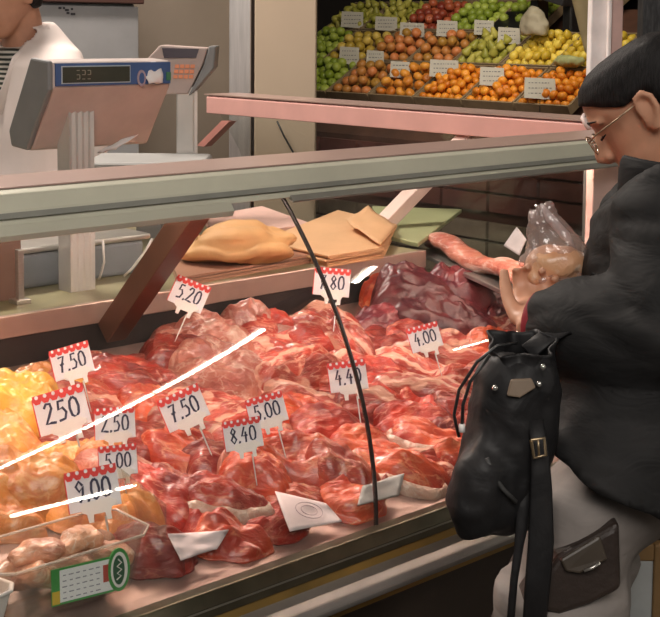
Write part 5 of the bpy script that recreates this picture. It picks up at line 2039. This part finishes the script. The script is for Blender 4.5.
mb = MB()
mb.tube([bp(517, 343, -0.02), bp(497, 346, -0.03), bp(477, 362, -0.03), bp(459, 390, -0.03), bp(454, 415, -0.03), bp(459, 437, -0.03)], 0.0022, 8)
mb.tube([bp(490, 355, -0.035), bp(470, 382, -0.035), bp(463, 405, -0.035), bp(462, 424, -0.035)], 0.0022, 8)
mb.build('drawstring', BLACK(), bpk, True)
mb = MB().tube([bp(462, 424, -0.035), bp(462, 432, -0.035)], 0.004, 8)
mb.build('cord_end', WHITE(), bpk, True)
mb = MB()
mb.tube([bp(487, 458, -0.062), bp(492, 474, -0.062), bp(503, 489, -0.064), bp(516, 502, -0.058)], [0.003] * 4, 8)
mb.build('seam_piping', simple('piping_grey', (0.045, 0.045, 0.045), 0.5), bpk, True)
# loop that carries it
mb = MB()
mb.tube([bp(528, 352, 0.0), bp(545, 338, 0.01), bp(565, 335, 0.02), bp(580, 345, 0.03)], [(0.012, 0.003)] * 4, 10, ref=rgt)
mb.build('carry_loop', NYL.m, bpk, True)


def strap(pts, wid, name, parent, mat, D):
    mb = MB()
    P = [pd(x, y, D + d) - BO for x, y, d in pts]
    mb.tube(P, [(w_, 0.003) for w_ in wid], 10, ref=rgt)
    return mb.build(name, mat, parent, True)


strap([(535, 420, 0), (540, 450, -0.01), (541, 490, -0.01), (541, 540, -0.01), (538, 580, -0.01), (532, 650, 0.0)], [0.010, 0.011, 0.014, 0.016, 0.016, 0.014], 'shoulder_strap', bpk, NYL.m, 1.63)
strap([(522, 470, 0), (524, 510, -0.005), (519, 545, -0.005), (514, 580, -0.005), (508, 650, 0.0)], [0.012, 0.010, 0.006, 0.005, 0.005], 'strap_tail', bpk, NYL.m, 1.64)
mb = MB()
bl = [(531, 440), (544, 438), (546, 455), (534, 458)]
ringp = [pd(x, y, 1.605) - BO for x, y in bl]
mb.tube(ringp + ringp[:1], 0.0022, 8, cap=False)
mb.tube([pd(538, 439, 1.605) - BO, pd(539, 456, 1.605) - BO], 0.0015, 6)
mb.build('buckle', simple('brass', (0.42, 0.32, 0.20), 0.3, 0.9), bpk, True)

# ---------------------------------------------------------------- dark satchel at her hip
sat = empty('satchel', pd(575, 612, 1.64), 'dark brown satchel with a metal clasp hanging at the hip over grey trousers', 'bag')
SO = Vector(sat.location)


def sp(x, y, d=0.0):
    return pd(x, y, 1.64 + d) - SO


mb = MB().poly3([sp(522, 606), sp(558, 557), sp(620, 522), sp(622, 590), sp(590, 606), sp(560, 616)], away * 0.06)
LEA = simple('dark_leather', (0.030, 0.020, 0.016), 0.45, 0, 0.25, 20, 0.3)
mb.build('bag_body', LEA, sat, bevel=0.008, seg=3)
mb = MB().poly3([sp(560, 560, -0.006), sp(600, 536, -0.006), sp(608, 560, -0.008), sp(580, 574, -0.010), sp(566, 572, -0.008)], away * 0.007)
mb.build('flap', simple('flap_brown', (0.055, 0.042, 0.030), 0.4, 0, 0.2, 20), sat, bevel=0.003)
mb = MB().tube([sp(584, 571, -0.012), sp(592, 568, -0.012), sp(600, 563, -0.012)], 0.002, 8)
mb.build('clasp', STEEL(), sat, True)
# pale board with tan edging leaning on the counter front behind her
b0, b1 = pd(616, 570, 2.33), pd(652, 570, 2.33)
bl_ = Vector((b0.x, b0.y, 0))
wdb = (Vector((b1.x, b1.y, 0)) - bl_).length
pb2 = empty('leaning_board', bl_, 'pale board with tan edging standing on the floor behind the grey trousers', 'board')
pb2.rotation_euler = (0, 0, TH - math.pi / 2)
MB().box((wdb / 2, 0, 0.36), (wdb, 0.018, 0.72)).build('panel', simple('panel_pale', (0.55, 0.58, 0.58), 0.5), pb2, bevel=0.003)
MB().box((wdb + 0.010, 0, 0.375), (0.020, 0.024, 0.75)).build('edging', simple('panel_tan', (0.30, 0.18, 0.075), 0.6), pb2, bevel=0.003)
MB().box((wdb / 2, 0, 0.735), (wdb, 0.024, 0.030)).build('edging', simple('panel_tan', (0.30, 0.18, 0.075), 0.6), pb2, bevel=0.003)

# ---------------------------------------------------------------- the butcher
BDP = 3.6
bh = pd(10, 0, BDP)
bfw = (-side * 0.55 - away * 0.83).normalized()
blf = Vector((-bfw.y, bfw.x, 0))
butcher = empty('person', (bh.x, bh.y, 0), 'person in a white butcher coat over a striped shirt, standing behind the counter', 'person')
bpit = R(18)
bx = bfw * math.cos(bpit) - UPZ * math.sin(bpit)
bz = UPZ * math.cos(bpit) + bfw * math.sin(bpit)
BM_ = Matrix((bx, blf, bz)).transposed().to_4x4()
bhc = Vector((bh.x, bh.y, 0)) + UPZ * (pd(14, -8, BDP).z) + bfw * 0.02
BM_.translation = bhc


def bfix(o):
    o.location = -Vector(butcher.location)
    return o


bn = Vector((bh.x, bh.y, 0)) - bfw * 0.05 + UPZ * (pd(14, 56, BDP).z)
bsL, bsR = bn + blf * 0.19 - UPZ * 0.05, bn - blf * 0.19 - UPZ * 0.05
beL, beR = bsL - UPZ * 0.28 + blf * 0.05, bsR - UPZ * 0.28 - blf * 0.03
bwL, bwR = beL + bfw * 0.20 - UPZ * 0.06 - blf * 0.04, beR + bfw * 0.20 - UPZ * 0.06 + blf * 0.04
bch, bwa, bhi = bn - UPZ * 0.22, bn - UPZ * 0.42, bn - UPZ * 0.60
mb = MB()
head_parts(mb, BM_)
mb.tube([bhc - bz * 0.04 - bx * 0.03, bhc - bz * 0.10 - bx * 0.03, bn + UPZ * 0.02, bn - UPZ * 0.04], [0.058, 0.058, 0.058, 0.058], 16)
mb.tube([bn - UPZ * 0.05, bch, bwa, bhi], [(0.10, 0.06), (0.15, 0.09), (0.15, 0.10), (0.16, 0.11)], 20, ref=blf)
for s_, e_, w_ in ((bsL, beL, bwL), (bsR, beR, bwR)):
    s_ = s_ - UPZ * 0.05
    mb.tube([s_.lerp(bch, 0.4), s_, s_.lerp(e_, 0.5), e_, e_.lerp(w_, 0.5), w_], [0.045, 0.045, 0.044, 0.042, 0.038, 0.028], 12)
hand(mb, bwL, bfw - UPZ * 0.3, -UPZ - blf * 0.3, 1.0, 0.5, 1)
hand(mb, bwR, bfw - UPZ * 0.3, -UPZ + blf * 0.3, 1.0, 0.5, -1)
ft_ = Vector((bh.x, bh.y, 0)) - bfw * 0.05
for s in (-1, 1):
    mb.tube([bhi + blf * 0.09 * s, ft_ + blf * 0.10 * s + UPZ * 0.5, ft_ + blf * 0.10 * s + UPZ * 0.03], [0.09, 0.06, 0.04], 14)
bfix(solid(mb, 'body', SKIN_B, butcher, 0.006, 3))
bfix(hair_shell(BM_, lambda c: (c.z > 0.05 + 0.3 * (c.x - 0.02)) if c.x > 0.02 else ((c.z > -0.012) if c.x > -0.01 else (c.z > -0.06)), 'hair', HAIR.m, butcher, 0.008))
# striped shirt
SHI = NT('striped_shirt')
v = SHI.coords()
wv = SHI.n('ShaderNodeTexWave')
wv.bands_direction = 'Z'
wv.inputs['Scale'].default_value = 24
wv.inputs['Distortion'].default_value = 1.0
SHI.l(v, wv.inputs['Vector'])
SHI.l(SHI.ramp(wv.outputs['Fac'], [(0.45, (0.03, 0.035, 0.03)), (0.6, (0.62, 0.58, 0.52))]), SHI.b.inputs['Base Color'])
mb = MB()
mb.tube([bn + UPZ * 0.03 + bfw * 0.02, bn - UPZ * 0.03 + bfw * 0.01, bch + bfw * 0.01, bwa + bfw * 0.01], [(0.068, 0.070), (0.10, 0.085), (0.165, 0.110), (0.155, 0.105)], 24, ref=blf)
bfix(solid(mb, 'shirt', SHI.m, butcher, 0.008, 3))
# white coat, open in a V at the neck
COAT = simple('white_coat', (0.82, 0.72, 0.68), 0.8, 0, 0.04, 8, 0.2)
mb = MB()
mb.tube([bn + UPZ * 0.085 - bfw * 0.012, bn + UPZ * 0.055 - bfw * 0.015, bn + UPZ * 0.02 - bfw * 0.02, bn - UPZ * 0.03, bch, bwa, bhi, bhi - UPZ * 0.35], [(0.076, 0.070), (0.112, 0.080), (0.180, 0.092), (0.222, 0.105), (0.205, 0.126), (0.18, 0.125), (0.19, 0.135), (0.21, 0.15)], 30, ref=blf)
for s_, e_, w_ in ((bsL - UPZ * 0.035 + blf * 0.015, beL, bwL), (bsR - UPZ * 0.035 - blf * 0.015, beR, bwR)):
    mb.tube([s_.lerp(bch, 0.4) + UPZ * 0.02, s_, s_.lerp(e_, 0.5), e_, e_.lerp(w_, 0.5), w_], [0.06, 0.072, 0.064, 0.060, 0.054, 0.044], 16)
ct = solid(mb, 'coat', COAT, butcher, 0.008, 4, fold=lambda c: 0.006 * noise.noise(c * 9))
bm = bmesh.new()
bm.from_mesh(ct.data)
kill = []
for f in bm.faces:
    c = f.calc_center_median() - bn
    fx, ly, uz = c.dot(bfw), c.dot(blf), c.z
    if fx > 0.02 and abs(ly) < 0.058 + 0.30 * uz and uz > -0.19:
        kill.append(f)
bmesh.ops.delete(bm, geom=kill, context='FACES')
bm.to_mesh(ct.data)
bm.free()
bfix(ct)
s_ = ct.modifiers.new('t', 'SOLIDIFY')
s_.thickness = 0.006
# collar lapels
lp = MB()
for s in (-1, 1):
    a0 = bn - bfw * 0.075 + UPZ * 0.078 + blf * s * 0.035
    pts = [a0, bn + blf * s * 0.078 - bfw * 0.02 + UPZ * 0.065, bn + blf * s * 0.070 + bfw * 0.075 - UPZ * 0.02, bn + blf * s * 0.030 + bfw * 0.128 - UPZ * 0.15]
    lp.tube(pts, [(0.016, 0.006), (0.024, 0.007), (0.034, 0.007), (0.012, 0.005)], 10, ref=UPZ)
bfix(lp.build('lapels', COAT, butcher, True))

# ================================================================== LAMPS OF THE HALL
tube_m = emit('hall_tube', (1.0, 0.93, 0.80), LAMP_HALL)
proto = None
ROWL = [(4.13, -1.27, 0.46, 0, 3.70), (4.13, -1.98, 0.92, 0, 3.70), (4.13, -2.94, 0.92, 0, 3.70), (4.13, -3.90, 0.92, 0, 3.70), (4.13, -4.86, 0.92, 0, 3.70), (4.36, -0.27, 0.26, 0, 3.70), (8.30, -3.76, 0.9, -70, 3.70),
        (4.95, -5.85, 1.20, 66, 2.26), (6.15, -6.38, 1.25, 66, 2.26)]
for x, y, ln_, rz_, z_ in ROWL:
    lab = 'long white tube light hung in rows from the market ceiling' if z_ > 3 else 'low white tube light hung over the stalls across the aisle'
    if proto is None:
        proto = empty('ceiling_light', (0, 0, 0), lab, 'lamp', 'tube lights hung in the market hall')
        MB().box((0, 0, 0.075), (0.10, 0.96, 0.05)).build('housing', WHITE(), proto, bevel=0.006)
        MB().tube([(0, -0.47, 0.030), (0, 0.47, 0.030)], 0.0175, 10).build('tube', tube_m, proto, True)
        MB().tube([(0, -0.35, 0.10), (0, -0.35, 0.30)], 0.006, 6).tube([(0, 0.35, 0.10), (0, 0.35, 0.30)], 0.006, 6).build('hanger', STEEL(), proto)
        t = proto
    else:
        t = copy_tree(proto)
    t['label'] = lab
    t.location = (x, y, z_)
    t.rotation_euler = (0, 0, R(rz_))
    t.scale = (1.0 if z_ > 3 else 1.4, ln_ / 0.96, 1.0)
    if z_ < 3:
        t.scale = (1.4, ln_ / 0.96, 2.2)
